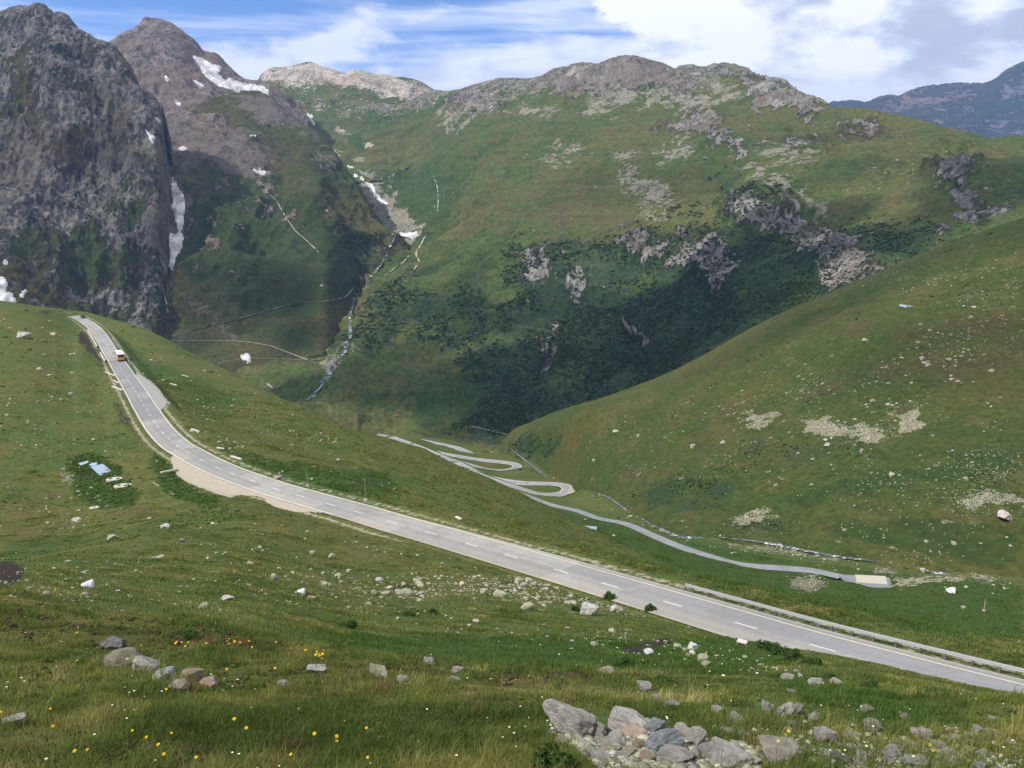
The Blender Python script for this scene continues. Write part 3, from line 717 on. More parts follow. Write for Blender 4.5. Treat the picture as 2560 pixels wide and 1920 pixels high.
# ------------------------------------------------------------------ valley mountain
ZB, uB, vB = zones(PB, {
 'rock': [(.72, 26, [(1640,330),(1690,315),(1740,282),(1790,300),(1835,345),(1875,385),(1850,405),(1790,375),(1735,355),(1660,345)]),
          (.66, 30, [(1530,640),(1590,600),(1680,590),(1780,580),(1850,630),(1850,700),(1822,765),(1800,740),(1760,720),(1690,680),(1600,670)]),
          (.68, 30, [(1800,470),(1900,490),(1980,515),(2050,545),(2110,590),(2200,640),(2190,690),(2130,740),(2095,745),(2060,700),(2030,650),(1960,620),(1880,570),(1830,520)]),
          (.70, 22, [(2325,420),(2360,390),(2410,370),(2430,420),(2430,470),(2490,500),(2530,515),(2500,560),(2430,580),(2400,540),(2380,490),(2345,450)]), (.6, 20, [(2300,540),(2350,550),(2400,590),(2380,625),(2340,600)]),
          (.95, 14, [(1862,262),(1890,205),(1920,196),(1960,215),(2010,246),(2065,270),(2060,290),(2000,290),(1940,282),(1890,275)]),
          (.8, 20, [(1360,210),(1440,160),(1540,140),(1640,140),(1700,180),(1730,250),(1700,260),(1640,230),(1560,240),(1480,230),(1400,260)]), (.8, 16, [(1690,165),(1800,160),(1900,185),(1880,210),(1800,190),(1700,185)]), (.6, 20, [(1100,250),(1180,215),(1300,200),(1260,260),(1200,290),(1120,270)]),
          (.62, 12, [(880,640),(930,690),(905,740),(860,780),(880,700)]), (.45, 10, [(955,450),(1010,420),(1020,440),(975,470),(945,480)]), (.6, 18, [(1290,650),(1340,640),(1400,680),(1390,720),(1350,730)]), (.55, 20, [(1420,710),(1470,700),(1470,800),(1440,800)]), (.9, 5, [(1582,818),(1600,830),(1640,895),(1632,908),(1610,880)]), (.55, 18, [(1360,830),(1420,850),(1400,960),(1340,930)]),
          (.5, 20, [(2080,300),(2180,290),(2240,330),(2180,350),(2090,350)]), (.55, 24, [(1960,330),(2050,350),(2080,400),(1990,380)])],
 'scree': [(.58, 26, [(1520,390),(1560,385),(1600,420),(1680,470),(1710,520),(1660,525),(1590,500),(1540,450)]), (.6, 26, [(1640,365),(1700,350),(1760,380),(1760,420),(1680,410)]), (.7, 18, [(1830,400),(1900,420),(1980,470),(2090,545),(2050,548),(1950,490),(1850,435)]), (.7, 24, [(1430,250),(1520,225),(1560,280),(1470,300)]), (.85, 26, [(1480,225),(1600,210),(1720,230),(1800,270),(1740,290),(1640,262),(1560,270)]), (.7, 14, [(1280,280),(1380,270),(1400,285),(1320,310)]), (.75, 14, [(1120,300),(1200,260),(1280,240),(1180,310),(1080,340)]), (.6, 24, [(1840,330),(1960,350),(2060,420),(2000,430),(1900,390)]),
           (1, 12, [(690,270),(750,300),(820,350),(905,420),(975,490),(1030,555),(1052,585),(1010,605),(960,575),(890,490),(840,430),(780,385),(720,325)]), (.8, 10, [(880,560),(930,580),(1000,570),(1040,590),(990,612),(940,600)]), (.5, 30, [(1540,470),(1660,530),(1740,560),(1600,560)]), (.55, 24, [(1330,380),(1450,350),(1500,390),(1380,420)]), (.7, 14, [(1120,270),(1150,262),(1160,300),(1100,320)]), (.7, 10, [(830,900),(870,850),(850,930),(800,985)]), (.75, 14, [(1790,205),(1870,225),(1850,260),(1760,260)]), (.5, 18, [(1350,620),(1390,660),(1380,710),(1340,690)])],
 'scrub': [(.74, 60, [(1290,640),(1420,600),(1560,600),(1700,560),(1880,560),(2020,600),(2120,560),(2250,560),(2330,560),(2420,560),(2420,640),(2210,700),(1850,900),(1600,1010),(1400,1000),(1320,850)]), (.6, 50, [(1740,400),(1900,470),(2060,560),(1960,640),(1820,560)]), (.78, 50, [(1150,900),(1200,800),(1330,760),(1450,740),(1540,700),(1700,710),(1830,780),(2000,740),(2120,740),(2210,660),(2300,640),(2100,760),(1850,880),(1600,1010),(1350,1100),(1130,1110),(1190,980)]),
           (.55, 30, [(860,860),(940,740),(1040,690),(1090,740),(1050,830),(960,900),(880,920)]), (.62, 30, [(1030,740),(1200,740),(1300,830),(1200,880),(1100,900),(1020,870)]), (.7, 30, [(1330,660),(1420,620),(1530,640),(1560,720),(1400,740)]), (.7, 20, [(2300,540),(2420,560),(2500,540),(2420,640),(2300,650)]), (.55, 30, [(1850,560),(2000,600),(2060,700),(1950,720),(1860,640)]), (.62, 12, [(870,760),(905,700),(880,690),(860,740),(855,800)]), (.5, 20, [(1270,560),(1330,640),(1300,680),(1250,640)])],
 'scree_': [], 'stones': [(.35, 40, [(1500,560),(1700,470),(1900,440),(2200,480),(2300,600),(2000,620),(1700,600)]), (.6, 40, [(1700,300),(2000,320),(2300,330),(2560,400),(2560,560),(2300,500),(1950,430)]), (.25, 60, [(900,300),(1500,300),(1600,900),(1100,900)])],
 'heath': [(.8, 60, [(1180,480),(1500,420),(1620,560),(1500,680),(1300,640),(1150,600)]), (.7, 50, [(1700,300),(2200,280),(2560,360),(2300,420),(1900,400)]), (.75, 40, [(1000,880),(1080,800),(1150,860),(1080,960),(1000,960)]), (.6, 50, [(1050,320),(1400,290),(1600,330),(1400,400),(1100,450)])],
 'lush': [(.7, 50, [(860,480),(1000,400),(1200,420),(1150,560),(1000,700),(900,800),(950,600)]), (.7, 40, [(1000,980),(1200,900),(1300,860),(1260,1000),(1050,1090)]), (.6, 40, [(2000,400),(2200,380),(2300,440),(2100,470)])],
 'tan': [],
}, 30)
hB = PB[..., 2]
rB = np.clip(ZB['rock'] * 1.15, 0, 1)
ax = pix(1190, 430, 2300) - pix(1000, 570, 2380); ax /= np.linalg.norm(ax)
along = PB @ ax
Q = PB - 0.86 * along[..., None] * ax
leftw = np.clip((1420 - uB) / 200, 0, 1)
dB = fbm(Q, 75, 5, 0.55, True) * 23 * leftw + fbm(Q, 28, 4, .55, True) * 4.5 * leftw + fbm(PB * np.array([1, 1, .35]), 150, 5, 0.54, True) * 34 * (1 - leftw) * (0.55 + 0.6 * rB) + fbm(PB, 320, 4) * 16
dB += rB * (fbm(PB * np.array([1, 1, .11]), 30, 5, 0.6, True) * 15 + fbm(PB, 12, 3, .6) * 4.5)
dB += fbm(PB, 30, 4, 0.6) * 1.6 * (1 + 2 * ZB['scrub'])
nB0 = sum([6, 45, 55, 65, 65, 55, 50, 50]); fB = (1 - .72 * np.clip(np.arange(PB.shape[0]) / nB0, 0, 1) ** 9)[:, None]
displace(PB, fB * dB * np.clip((PB[..., 1] - 900) / 300, 0.2, 1))
ZB['heath'] = np.maximum(ZB['heath'] * .7, 0.36)
high = np.clip((hB + 60 * fbm(PB, 120, 4) - 230) / 130, 0, 1)
ZB['scree'] = np.maximum(ZB['scree'], 0.80 * high); ZB['rock'] = np.maximum(ZB['rock'], 0.50 * high)
m_valley = ground_mat('valley_mountain_ground', 9.0, 11.0, tint=(1.04, .96, 1.0), rills=.65, terr=.22, screecol=((.15, .138, .10), (.38, .35, .255)), rockcol=((.050, .047, .040), (.20, .185, .150), (.43, .40, .325)), streak=(0.020, 0.020, 0.0018), bumpd=3.5, rock_tint2=(.19, .155, .12))
VALLEY = ground_object('valley_mountain', PB, m_valley, ZB)

# ------------------------------------------------------------------ crag, scree slope, second peak, bowl ridge, blue mountain
ZK, uK, vK = zones(PK, {
 'rock': [(.68, 30, [(-800,-200),(500,-200),(500,640),(300,640),(150,620),(-800,640)]), (.50, 40, [(-800,600),(500,600),(500,960),(-800,960)])],
 'lush': [(.9, 30, [(160,600),(240,580),(290,690),(180,720)]), (.8, 30, [(300,420),(360,480),(330,640),(290,560)]), (.7, 30, [(320,560),(430,560),(430,800),(300,760)])],
 'heath': [(.8, 40, [(20,120),(90,130),(110,380),(200,330),(210,420),(120,470),(30,300)])],
 'scree': [(.8, 4, [(18,330),(25,330),(12,500),(3,540)]), (.8, 4, [(34,325),(39,330),(28,460),(18,525),(16,505)]), (.6, 6, [(8,40),(28,40),(14,200),(4,280)]), (.5, 10, [(300,720),(340,740),(420,790),(360,800)])],
}, 26)
for wgt, poly in ((.30, [(20,110),(95,120),(100,360),(200,320),(215,380),(150,400),(60,330)]), (.34, [(150,600),(240,570),(300,680),(180,730)]), (.22, [(310,430),(370,500),(330,660),(290,560)])):
    ZK['rock'] -= wgt * poly_weight(uK, vK, poly, 40)
kx = np.stack([PK[..., 0] + 0.35 * PK[..., 2], PK[..., 1], PK[..., 2] * .085], -1)
ks = np.stack([PK[..., 0] + 0.16 * PK[..., 2], PK[..., 1], PK[..., 2] * .022], -1)
dK = fbm(kx, 170, 3, .5, True) * 22 + fbm(ks, 55, 4, .55, True) * 19 + fbm(ks, 17, 3, .6, True) * 4.5 + fbm(kx, 34, 4, .6, True) * 4 + fbm(PK, 12, 3, .6) * 1.6
dK *= np.clip((432 - uK) / 60, 0.25, 1)
displace(PK, dK * 0.9 * (1 - .45 * np.linspace(0, 1, PK.shape[0] - 3 * 45)[np.clip(np.arange(PK.shape[0]), 0, PK.shape[0] - 3 * 45 - 1)][:, None] ** 6))
m_crag = ground_mat('crag_ground', 9.0, 8.0, tint=(.74, .60, .7), tilt=-9, rills=.8, rockcol=((.022, .022, .021), (.108, .099, .087), (.27, .25, .215)), streak=(0.018, 0.018, 0.0012), bumpd=3.5, rock_tint2=(.120, .097, .070))
CRAG = ground_object('crag_mountain', PK, m_crag, ZK)

ZL, uL, vL = zones(PL, {
 'scree': [(.95, 24, [(400,300),(560,310),(700,395),(640,440),(560,450),(500,420),(470,470),(420,430)]), (.9, 20, [(560,240),(700,250),(780,330),(700,330),(640,300)]), (.9, 10, [(425,430),(470,460),(462,540),(448,640),(430,700),(440,780),(425,790),(415,680)]), (.6, 20, [(440,720),(520,760),(620,870),(560,850)]), (.6, 14, [(700,260),(820,360),(860,440),(780,380)])],
 'rock': [(.75, 20, [(380,270),(560,300),(600,330),(540,350),(430,320)]), (.7, 20, [(640,420),(690,450),(660,560),(630,520)]), (.62, 14, [(545,420),(560,480),(550,560),(535,510)]), (.6, 14, [(700,480),(745,560),(760,590),(715,560)]), (.62, 16, [(810,500),(880,590),(1000,620),(960,650),(870,640),(820,570)]), (.72, 8, [(520,530),(535,560),(545,640),(520,620)]), (.62, 20, [(265,790),(340,790),(330,830),(290,830)]), (.7, 14, [(660,900),(760,960),(770,1000),(690,960)]), (.34, 30, [(430,460),(620,430),(640,700),(440,700)]), (.6, 14, [(780,360),(830,420),(870,480),(820,450)]), (.55, 20, [(600,290),(700,300),(690,330),(610,320)])],
 'lush': [(.9, 50, [(450,520),(700,480),(860,560),(960,640),(880,760),(760,820),(560,760),(460,680)]), (.7, 30, [(700,380),(800,400),(880,520),(800,480)]), (.7, 40, [(500,780),(760,800),(820,900),(700,900)])],
 'scrub': [(.62, 24, [(820,540),(900,590),(980,630),(900,680),(840,640)]), (.5, 30, [(560,600),(640,560),(660,700),(580,760)]), (.72, 10, [(760,880),(850,910),(840,960),(760,930)]), (.55, 20, [(870,660),(900,700),(870,760)])],
 'heath': [(.7, 40, [(620,330),(760,360),(820,430),(700,460),(600,400)])],
 'tan': [],
}, 24)
rL = ZL['rock']
lx = np.stack([PL[..., 0], PL[..., 1], PL[..., 2] * .3], -1)
dL = fbm(lx, 110, 5, .55, True) * 24 + fbm(PL, 260, 3) * 12 + rL * fbm(lx * np.array([1, 1, .5]), 30, 4, .6, True) * 14 + fbm(PL, 14, 3) * 1.2
displace(PL, dL * np.clip((PL[..., 2] + 330) / 120, 0.1, 1))
ZL['heath'] = np.maximum(ZL['heath'], 0.3)
m_slope = ground_mat('scree_slope_ground', 9.0, 9.0, tint=(.80, .66, .78), rills=.75, terr=.2, screecol=((.075, .062, .050), (.215, .18, .145)), rockcol=((.040, .036, .034), (.16, .135, .112), (.32, .27, .215)), streak=(0.03, 0.03, 0.007), bumpd=2.5)
SLOPE = ground_object('scree_slope_mountain', PL, m_slope, ZL)

ZP = {'rock': np.full(PP.shape[:2], 0.95), 'scree': np.full(PP.shape[:2], 0.8)}
px_ = np.stack([PP[..., 0] + .9 * PP[..., 2], PP[..., 1], PP[..., 2] * .25], -1)
pq_ = np.stack([PP[..., 0] + .9 * PP[..., 2], PP[..., 1], PP[..., 2] * .1], -1); fP = (1 - .5 * np.clip(np.arange(PP.shape[0]) / 180.0, 0, 1) ** 5)[:, None]
displace(PP, (fbm(px_, 190, 5, .55, True) * 26 + fbm(pq_, 45, 4, .6, True) * 15 + fbm(PP, 18, 3) * 3) * fP)
m_peak = ground_mat('brown_peak_ground', 12.0, 14.0, rockcol=((.048, .042, .037), (.175, .143, .113), (.33, .275, .22)), streak=(0.026, 0.026, 0.0022), tilt=-38, screecol=((.09, .073, .058), (.24, .19, .15)), bumpd=4.0, rock_tint2=(.19, .135, .098))
PEAK = ground_object('brown_peak_mountain', PP, m_peak, ZP)

ZW, uW, vW = zones(PW, {
 'rock': [(.9, 20, [(640,200),(680,165),(800,150),(900,170),(1000,185),(1110,225),(1060,270),(960,240),(860,220),(760,200),(700,210)]), (.8, 14, [(870,290),(960,270),(1010,260),(1060,285),(1000,312),(920,310)]), (.8, 14, [(1110,285),(1200,270),(1215,285),(1130,298)]), (.5, 20, [(740,230),(860,260),(900,320),(800,300)])],
 'scree': [(.95, 16, [(640,215),(700,220),(760,300),(800,360),(860,420),(830,430),(760,360),(690,300)]), (.85, 8, [(915,372),(950,352),(988,350),(972,388),(935,388)]), (.9, 24, [(640,190),(900,170),(1110,225),(1080,270),(900,220),(700,210)]), (.6, 24, [(1000,230),(1200,230),(1180,300),(1060,270)]), (.6, 16, [(820,320),(860,310),(880,350),(840,345)])],
 'lush': [(.8, 30, [(840,300),(960,300),(1000,340),(940,400),(870,380)])], 'stones': [(.9, 40, [(640,200),(900,240),(1100,290),(900,300),(740,280)])],
}, 12)
wx = PW * np.array([1, 1, .35])
fW = (1 - .75 * np.clip(np.arange(PW.shape[0]) / 175.0, 0, 1) ** 6)[:, None]
displace(PW, fW * (fbm(wx, 130, 5, .55, True) * 15 + ZW['rock'] * fbm(wx, 40, 4, .6, True) * 12 + fbm(PW, 18, 3) * 3))
m_bowl = ground_mat('bowl_ridge_ground', 13.0, 14.0, tint=(1.0, .95, 1.0), rills=.4, stonecol=((.4, .37, .28), (.62, .56, .44)), screecol=((.26, .23, .17), (.58, .51, .39)), rockcol=((.14, .125, .105), (.44, .38, .30), (.68, .60, .48)), streak=(0.02, 0.02, 0.006), bumpd=4.0, rock_tint2=(.36, .29, .20))
BOWL = ground_object('bowl_ridge_mountain', PW, m_bowl, ZW)

ZM = {'rock': np.full(PM.shape[:2], 0.46), 'scrub': np.full(PM.shape[:2], 0.30)}
displace(PM, fbm(PM * np.array([1, 1, .5]), 700, 6, .55, True) * 120); PM[..., 2] -= 95
uM, vM = proj(PM)
ZM['stones'] = 0.0 * uM
ZM['lush'] = poly_weight(uM, vM, [(2180,290),(2260,280),(2330,300),(2400,305),(2340,330),(2250,320)], 30)  # sunlit spot on the far slope, put into the colour as greener ground
m_blue = ground_mat('far_mountain_ground', 30.0, 60.0, tint=(.40, .42, .55), rockcol=((.05, .05, .055), (.10, .098, .10), (.20, .19, .18)), streak=(0.004, 0.004, 0.0015), bumpd=18.0)  # dimmed, bluish tint puts cloud shade and distance haze into the cover colour
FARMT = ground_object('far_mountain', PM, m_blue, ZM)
# ------------------------------------------------------------------ roads
def ribbon(name, line, wl, wr, mat, lift=0.0, cols=9, kind='structure'):
    """strip along a line from wr (right, negative side) to wl (left), with across/along stored in 'rd'"""
    n = len(line); _, L = line_frame(line)
    wl = np.broadcast_to(np.asarray(wl, float), (n,)); wr = np.broadcast_to(np.asarray(wr, float), (n,))
    f = np.linspace(0, 1, cols)
    off = -wr[:, None] + (wl + wr)[:, None] * f
    V = line[:, None, :] + L[:, None, :] * off[..., None]; V[..., 2] += lift
    me = np_mesh(name, V.reshape(-1, 3), grid_faces(n, cols), mat)
    s = np.concatenate([[0], np.cumsum(np.linalg.norm(np.diff(line, axis=0), axis=1))])
    c = np.zeros((n, cols, 4)); c[..., 0] = f; c[..., 1] = s[:, None] / 1000; c[..., 2] = (off + 10) / 20; c[..., 3] = 1
    set_color(me, 'rd', c.reshape(-1, 4))
    o = link(bpy.data.objects.new(name, me))
    return tag(o, kind=kind) if kind else o


KB = int(np.argmin(np.abs(proj(ROAD)[1] - 1050)))
def asphalt_mat(name, base, main=False, rough=0.85):
    m, t = new_mat(name)
    pos = t.node('ShaderNodeNewGeometry').outputs['Position']
    rd = t.node('ShaderNodeSeparateColor', {'Color': t.node('ShaderNodeAttribute', attribute_name='rd').outputs['Color']}).outputs
    n1 = t.noise(pos, 0.25, 5, 0.6); n2 = t.noise(pos, 3.0, 5, 0.7); n3 = t.noise(pos, 24.0, 3, 0.6)
    c = t.mix(t.step(t.math('ADD', t.math('MULTIPLY', n1, .7), t.math('MULTIPLY', n2, .3)), 0.35, 0.65), tuple(b * .84 for b in base), tuple(b * 1.12 for b in base))
    if main:
        dusty = t.math('MULTIPLY', t.step(t.math('ADD', rd[0], t.math('MULTIPLY', t.math('SUBTRACT', n1, .5), .5)), 0.42, 0.10), t.step(rd[1], KB / 1000, KB / 1000 + .004))
        c = t.mix(t.math('MULTIPLY', dusty, 0.75), c, (.40, .36, .29))
        blue = t.math('MULTIPLY', t.step(rd[1], .455, .50), t.step(t.math('ADD', rd[0], t.math('MULTIPLY', t.math('SUBTRACT', n2, .5), .06)), 0.47, 0.50))
        c = t.mix(t.math('MULTIPLY', blue, 0.8), c, (.245, .245, .245))
        worn = t.math('MULTIPLY', t.step(rd[1], KB / 1000 + .001, KB / 1000 - .001), t.step(rd[1], KB / 1000 - .14, KB / 1000 - .138))
        c = t.mix(t.math('MULTIPLY', worn, .75), c, t.mix(n2, (.215, .21, .20), (.265, .255, .24)))
        wn = t.node('ShaderNodeTexWhiteNoise', {'Vector': t.node('ShaderNodeCombineXYZ', {'X': t.math('FLOOR', t.math('MULTIPLY', rd[0], 2.0)), 'Y': t.math('FLOOR', t.math('ADD', t.math('MULTIPLY', rd[1], 95.0), t.math('FLOOR', t.math('MULTIPLY', rd[0], 2.0))))}).outputs[0]}, noise_dimensions='2D').outputs[0]
        c = t.mix(t.math('MULTIPLY', t.step(wn, .55, .60), .34), c, (.20, .195, .185)); c = t.mix(t.math('MULTIPLY', t.step(wn, .12, .08), .25), c, (.44, .42, .37))
        ck = t.math('ABSOLUTE', t.math('SUBTRACT', t.noise(pos, .8, 6, .62, .6), .5)); c = t.mix(t.math('MULTIPLY', t.step(ck, .014, .004), .38), c, (.12, .118, .115))
        tracks = t.math('ABSOLUTE', t.math('SUBTRACT', t.math('FRACT', t.math('MULTIPLY', rd[0], 4.0)), 0.5))
        c = t.mix(t.math('MULTIPLY', t.step(tracks, 0.30, 0.05), 0.16), c, (.16, .155, .15))
        grit = t.step(t.math('ADD', t.math('ABSOLUTE', t.math('SUBTRACT', rd[0], 0.5)), t.math('MULTIPLY', t.math('SUBTRACT', n2, .5), .08)), 0.455, 0.49)
        c = t.mix(t.math('MULTIPLY', grit, .7), c, (.42, .375, .29))
    c = t.mix(t.math('MULTIPLY', t.step(n3, .6, .75), .25), c, (.12, .12, .12))
    b = t.node('ShaderNodeBsdfPrincipled', {'Base Color': c, 'Roughness': rough, 'Specular IOR Level': .25,
               'Normal': t.node('ShaderNodeBump', {'Strength': .4, 'Distance': .01, 'Height': n3}).outputs[0]})
    t.node('ShaderNodeOutputMaterial', {'Surface': b.outputs[0]})
    return m


kk = np.arange(len(ROAD))
WL = pchip([0, 180, 225, 262, 300, 428, 470, 498, 540], [2.9, 2.9, 3.0, 3.15, 3.2, 3.3, 3.1, 2.95, 2.9], kk)
WR = pchip([0, 190, 262, 409, 440, 500, 540], [3.1, 3.1, 3.1, 3.2, 3.2, 3.1, 3.1], kk)
m_road = asphalt_mat('road_asphalt', (.335, .318, .285), main=True)
ribbon('road', ROAD, WL + .55 * np.clip((kk - 440) / 30, 0, 1), WR, m_road, 0.0)
m_line = simple_mat('road_paint_white', (.66, .65, .60), .7, var=.22, nscale=1.2)
m_liney = simple_mat('road_paint_cream', (.62, .55, .36), .75, var=.25, nscale=1.0)


def strip_mesh(line, off, w, k0, k1, lift):
    seg = line[k0:k1]; L = line_frame(line)[1][k0:k1]
    o = off[k0:k1, None] if hasattr(off, '__len__') else off
    a = seg + L * (o - w / 2); b = seg + L * (o + w / 2)
    V = np.stack([a, b], 1); V[..., 2] += lift
    return V.reshape(-1, 3), grid_faces(len(seg), 2)


def joined(parts, name, mat, smooth=True):
    vs, fs, n = [], [], 0
    for v, f in parts: vs.append(v); fs.append(f + n); n += len(v)
    return np_mesh(name, np.concatenate(vs), np.concatenate(fs), mat, smooth)


def structure(name, me):
    return tag(link(bpy.data.objects.new(name, me)), kind='structure')


ru, rv = proj(ROAD); K_END = int(np.argmin((ru - 880) ** 2 + (rv - 1276) ** 2))
mk = [strip_mesh(ROAD, -(WR - .30), .16, 60, K_END, .012), strip_mesh(ROAD, (WL - .30), .15, 60, KB + 20, .012)]
structure('road_edge_line', joined(mk, 'road_edge_line', m_line))
structure('road_edge_line', joined([strip_mesh(ROAD, (WL - .32), .15, KB + 20, len(ROAD), .012)], 'road_edge_line', m_liney))
fine_s = np.arange(0, len(ROAD) - 1.01, .25)
ROADF = np.stack([np.interp(fine_s, kk, ROAD[:, k]) for k in range(3)], -1)
ru, rv = proj(ROAD); dash_k = [float(np.argmin((ru - u) ** 2 + (rv - v) ** 2)) for u, v in DASH]
dash_k = [dash_k[0] - 8.2 * j for j in range(12, 0, -1)] + dash_k
dparts = []
for k in dash_k:
    a = int((k - 1.35) * 4); dparts.append(strip_mesh(ROADF, 0.0, .14, max(a, 0), a + 11, .013))
structure('road_centre_line', joined(dparts, 'road_centre_line', m_line))


def flat_poly(name, pts, mat, lift, thick=0.0, kind='structure'):
    bm = bmesh.new(); vs = [bm.verts.new((p[0], p[1], p[2] + lift)) for p in pts]
    f = bm.faces.new(vs)
    if f.normal.z < 0: f.normal_flip()
    if thick:
        r = bmesh.ops.extrude_face_region(bm, geom=[f])
        bmesh.ops.translate(bm, verts=[e for e in r['geom'] if isinstance(e, bmesh.types.BMVert)], vec=(0, 0, -thick))
        bmesh.ops.recalc_face_normals(bm, faces=bm.faces)
    bmesh.ops.triangulate(bm, faces=[q for q in bm.faces if len(q.verts) > 4])
    me = bpy.data.meshes.new(name); bm.to_mesh(me); bm.free(); me.materials.append(mat)
    o = link(bpy.data.objects.new(name, me))
    if kind: o['kind'] = kind
    return o


m_gravel = simple_mat('lay_by_gravel', (.40, .345, .255), .95, var=.18, nscale=.9, bump=.03)
m_pull = simple_mat('pull_off_asphalt', (.30, .285, .25), .95, var=.15, nscale=.5, bump=.02)
def ground_patch(name, P, poly, mat, lift, feather=1.5):
    """a thin surface of its own cut from the ground mesh inside a photo outline"""
    u_, v_ = proj(P); w = poly_weight(u_ + 1.6 * vnoise(P / 1.5), v_ + 1.0 * vnoise(P / 1.5 + 30), poly, feather) > .5
    f = w[:-1, :-1] & w[:-1, 1:] & w[1:, 1:] & w[1:, :-1]; r, c = np.nonzero(f)
    idx = np.arange(P.shape[0] * P.shape[1]).reshape(P.shape[:2])
    q = np.stack([idx[r, c], idx[r, c + 1], idx[r + 1, c + 1], idx[r + 1, c]], -1)
    uq, inv = np.unique(q, return_inverse=True); V = P.reshape(-1, 3)[uq].copy(); V[:, 2] += lift
    return structure(name, np_mesh(name, V, inv.reshape(-1, 4), mat))


LAY_W = poly_weight(uA, vA, LAYBY, 3) + poly_weight(uA, vA, PULLOFF, 3)
ground_patch('lay_by', PA, LAYBY, m_gravel, .07); ground_patch('pull_off', PA, PULLOFF, m_pull, .07)
m_hair = asphalt_mat('valley_asphalt', (.30, .295, .28))
m_thin = asphalt_mat('lane_asphalt', (.235, .24, .24))
for h, w in zip(HP, (4.2, 4.0, 4.0, 4.0)):
    ribbon('hairpin_road', h, w, w, m_hair, 0.05)
    structure('hairpin_edge_line', joined([strip_mesh(h, w - .5, .35, 0, len(h), .08), strip_mesh(h, -w + .5, .35, 0, len(h), .08)], 'hairpin_edge_line', m_line))
ribbon('valley_lane', TH[:-5], 2.1, 2.1, m_thin, 0.04)
flat_poly('turning_place', PAD, m_thin, .10, .5)
PADC = np.array([on_pad(2137, 1438), on_pad(2214, 1442), on_pad(2219, 1462.5), on_pad(2142, 1457.5)])
m_conc = simple_mat('pale_concrete', (.50, .45, .35), .9, var=.12, nscale=.6)
pad = flat_poly('concrete_slab', PADC, m_conc, .22, .3, kind=None)
tag(pad, 'cream rectangular concrete slab at the end of the valley lane', 'slab')

# gravel apron outside the lowest hairpin
AP = np.array([pix(u, v, d) for u, v, d in [(1402,1211,524),(1424,1213,520),(1440,1219,512),(1446,1225,505),(1432,1232,497),(1412,1238,491),(1420,1228,503),(1424,1221,511)]])
flat_poly('hairpin_apron', AP, m_gravel, .0, .5)

# ------------------------------------------------------------------ streams, tracks and snow carried onto the ground
dg = None
def refresh():
    global dg
    bpy.context.view_layer.update(); dg = bpy.context.evaluated_depsgraph_get()


def ray(u, v):
    X = (u - 1280) / F_PX; Y = -(v - 960) / F_PX
    return Vector((X, CP + SP * Y, -SP + CP * Y)).normalized()


def hit(u, v, name=None):
    """first ground point along a photo ray"""
    d = ray(u, v); o = Vector((0, 0, 0)); far = 0
    ok, loc, nor, idx, ob, _ = scene.ray_cast(dg, o, d, distance=30000)
    return (loc, nor, ob) if ok else (None, None, None)


refresh()


def drape(name, pts, width, mat, lift, jitter=0.0, kind='structure', step=6.0, dmin=0):
    """strip over the ground following photo points; width in metres (taper by list)"""
    pts = np.array(pts, float); s = np.concatenate([[0], np.cumsum(np.hypot(*np.diff(pts, axis=0).T))])
    q = np.arange(0, s[-1] + 1e-6, step); uu = np.interp(q, s, pts[:, 0]); vv = np.interp(q, s, pts[:, 1])
    P = []
    for k, (a, b) in enumerate(zip(uu, vv)):
        a += jitter * math.sin(k * 1.7) * random.random(); loc, nor, ob = hit(a, b)
        if loc is not None and loc.y > dmin and (not P or abs(loc.y - P[-1][1]) < 0.12 * loc.y): P.append(tuple(loc))
    P = np.array(P); P[:, 2] += lift
    if len(P) > 6:
        for _ in range(2): P[1:-1] = .25 * P[:-2] + .5 * P[1:-1] + .25 * P[2:]
    T = np.gradient(P, axis=0); view = P / np.linalg.norm(P, axis=1, keepdims=True)
    side = np.cross(T, np.array([0, 0, 1.0])); side /= np.linalg.norm(side, axis=1, keepdims=True) + 1e-9
    w = np.interp(np.arange(len(P)), np.linspace(0, len(P) - 1, len(width)), width) if hasattr(width, '__len__') else np.full(len(P), width)
    w = w * (0.75 + 0.5 * RNG.random(len(P)))
    V = np.stack([P - side * w[:, None] / 2, P + side * w[:, None] / 2], 1)
    me = np_mesh(name, V.reshape(-1, 3), grid_faces(len(P), 2), mat)
    return structure(name, me) if kind == 'structure' else link(bpy.data.objects.new(name, me))


def water_mat(name, sc):
    m, t = new_mat(name)
    pos = t.node('ShaderNodeNewGeometry').outputs['Position']
    n = t.noise(pos, 1.0 / sc, 6, .7); c = t.ramp(n, [(.44, (.030, .034, .034)), (.54, (.16, .16, .155)), (.62, (.78, .80, .82))])
    b = t.node('ShaderNodeBsdfPrincipled', {'Base Color': c, 'Roughness': .35})
    t.node('ShaderNodeOutputMaterial', {'Surface': b.outputs[0]})
    return m


m_w1, m_w2 = water_mat('brook_water', 1.6), water_mat('torrent_water', 8.0)
STREAM_N = [[(1270,1116),(1300,1140),(1315,1152),(1344,1175),(1365,1192),(1372,1200)], [(1475,1228),(1500,1236),(1526,1246),(1559,1270),(1570,1282)], [(1600,1294),(1635,1316),(1678,1338),(1713,1346),(1760,1345)],
            [(1794,1344),(1840,1349),(1888,1354),(1940,1363),(1985,1372),(2067,1388),(2120,1396),(2168,1402),(2201,1407)], [(2290,1424),(2340,1434),(2370,1436)]]
for s_ in STREAM_N: drape('brook', s_, [.3, 1.5, 2.6, 1.9, 2.3, .3], m_w1, .25, 3, step=5)
drape('torrent', [(985,596),(960,650),(932,690),(905,705)], [6, 5], m_w2, 1.0, 3, dmin=900)
drape('torrent', [(893,735),(882,760),(874,790),(876,820),(872,850),(862,885),(845,900),(832,912),(826,935),(806,962),(785,988),(768,1006)], [4, 6, 7, 8, 7], m_w2, 1.2, 6, dmin=900)
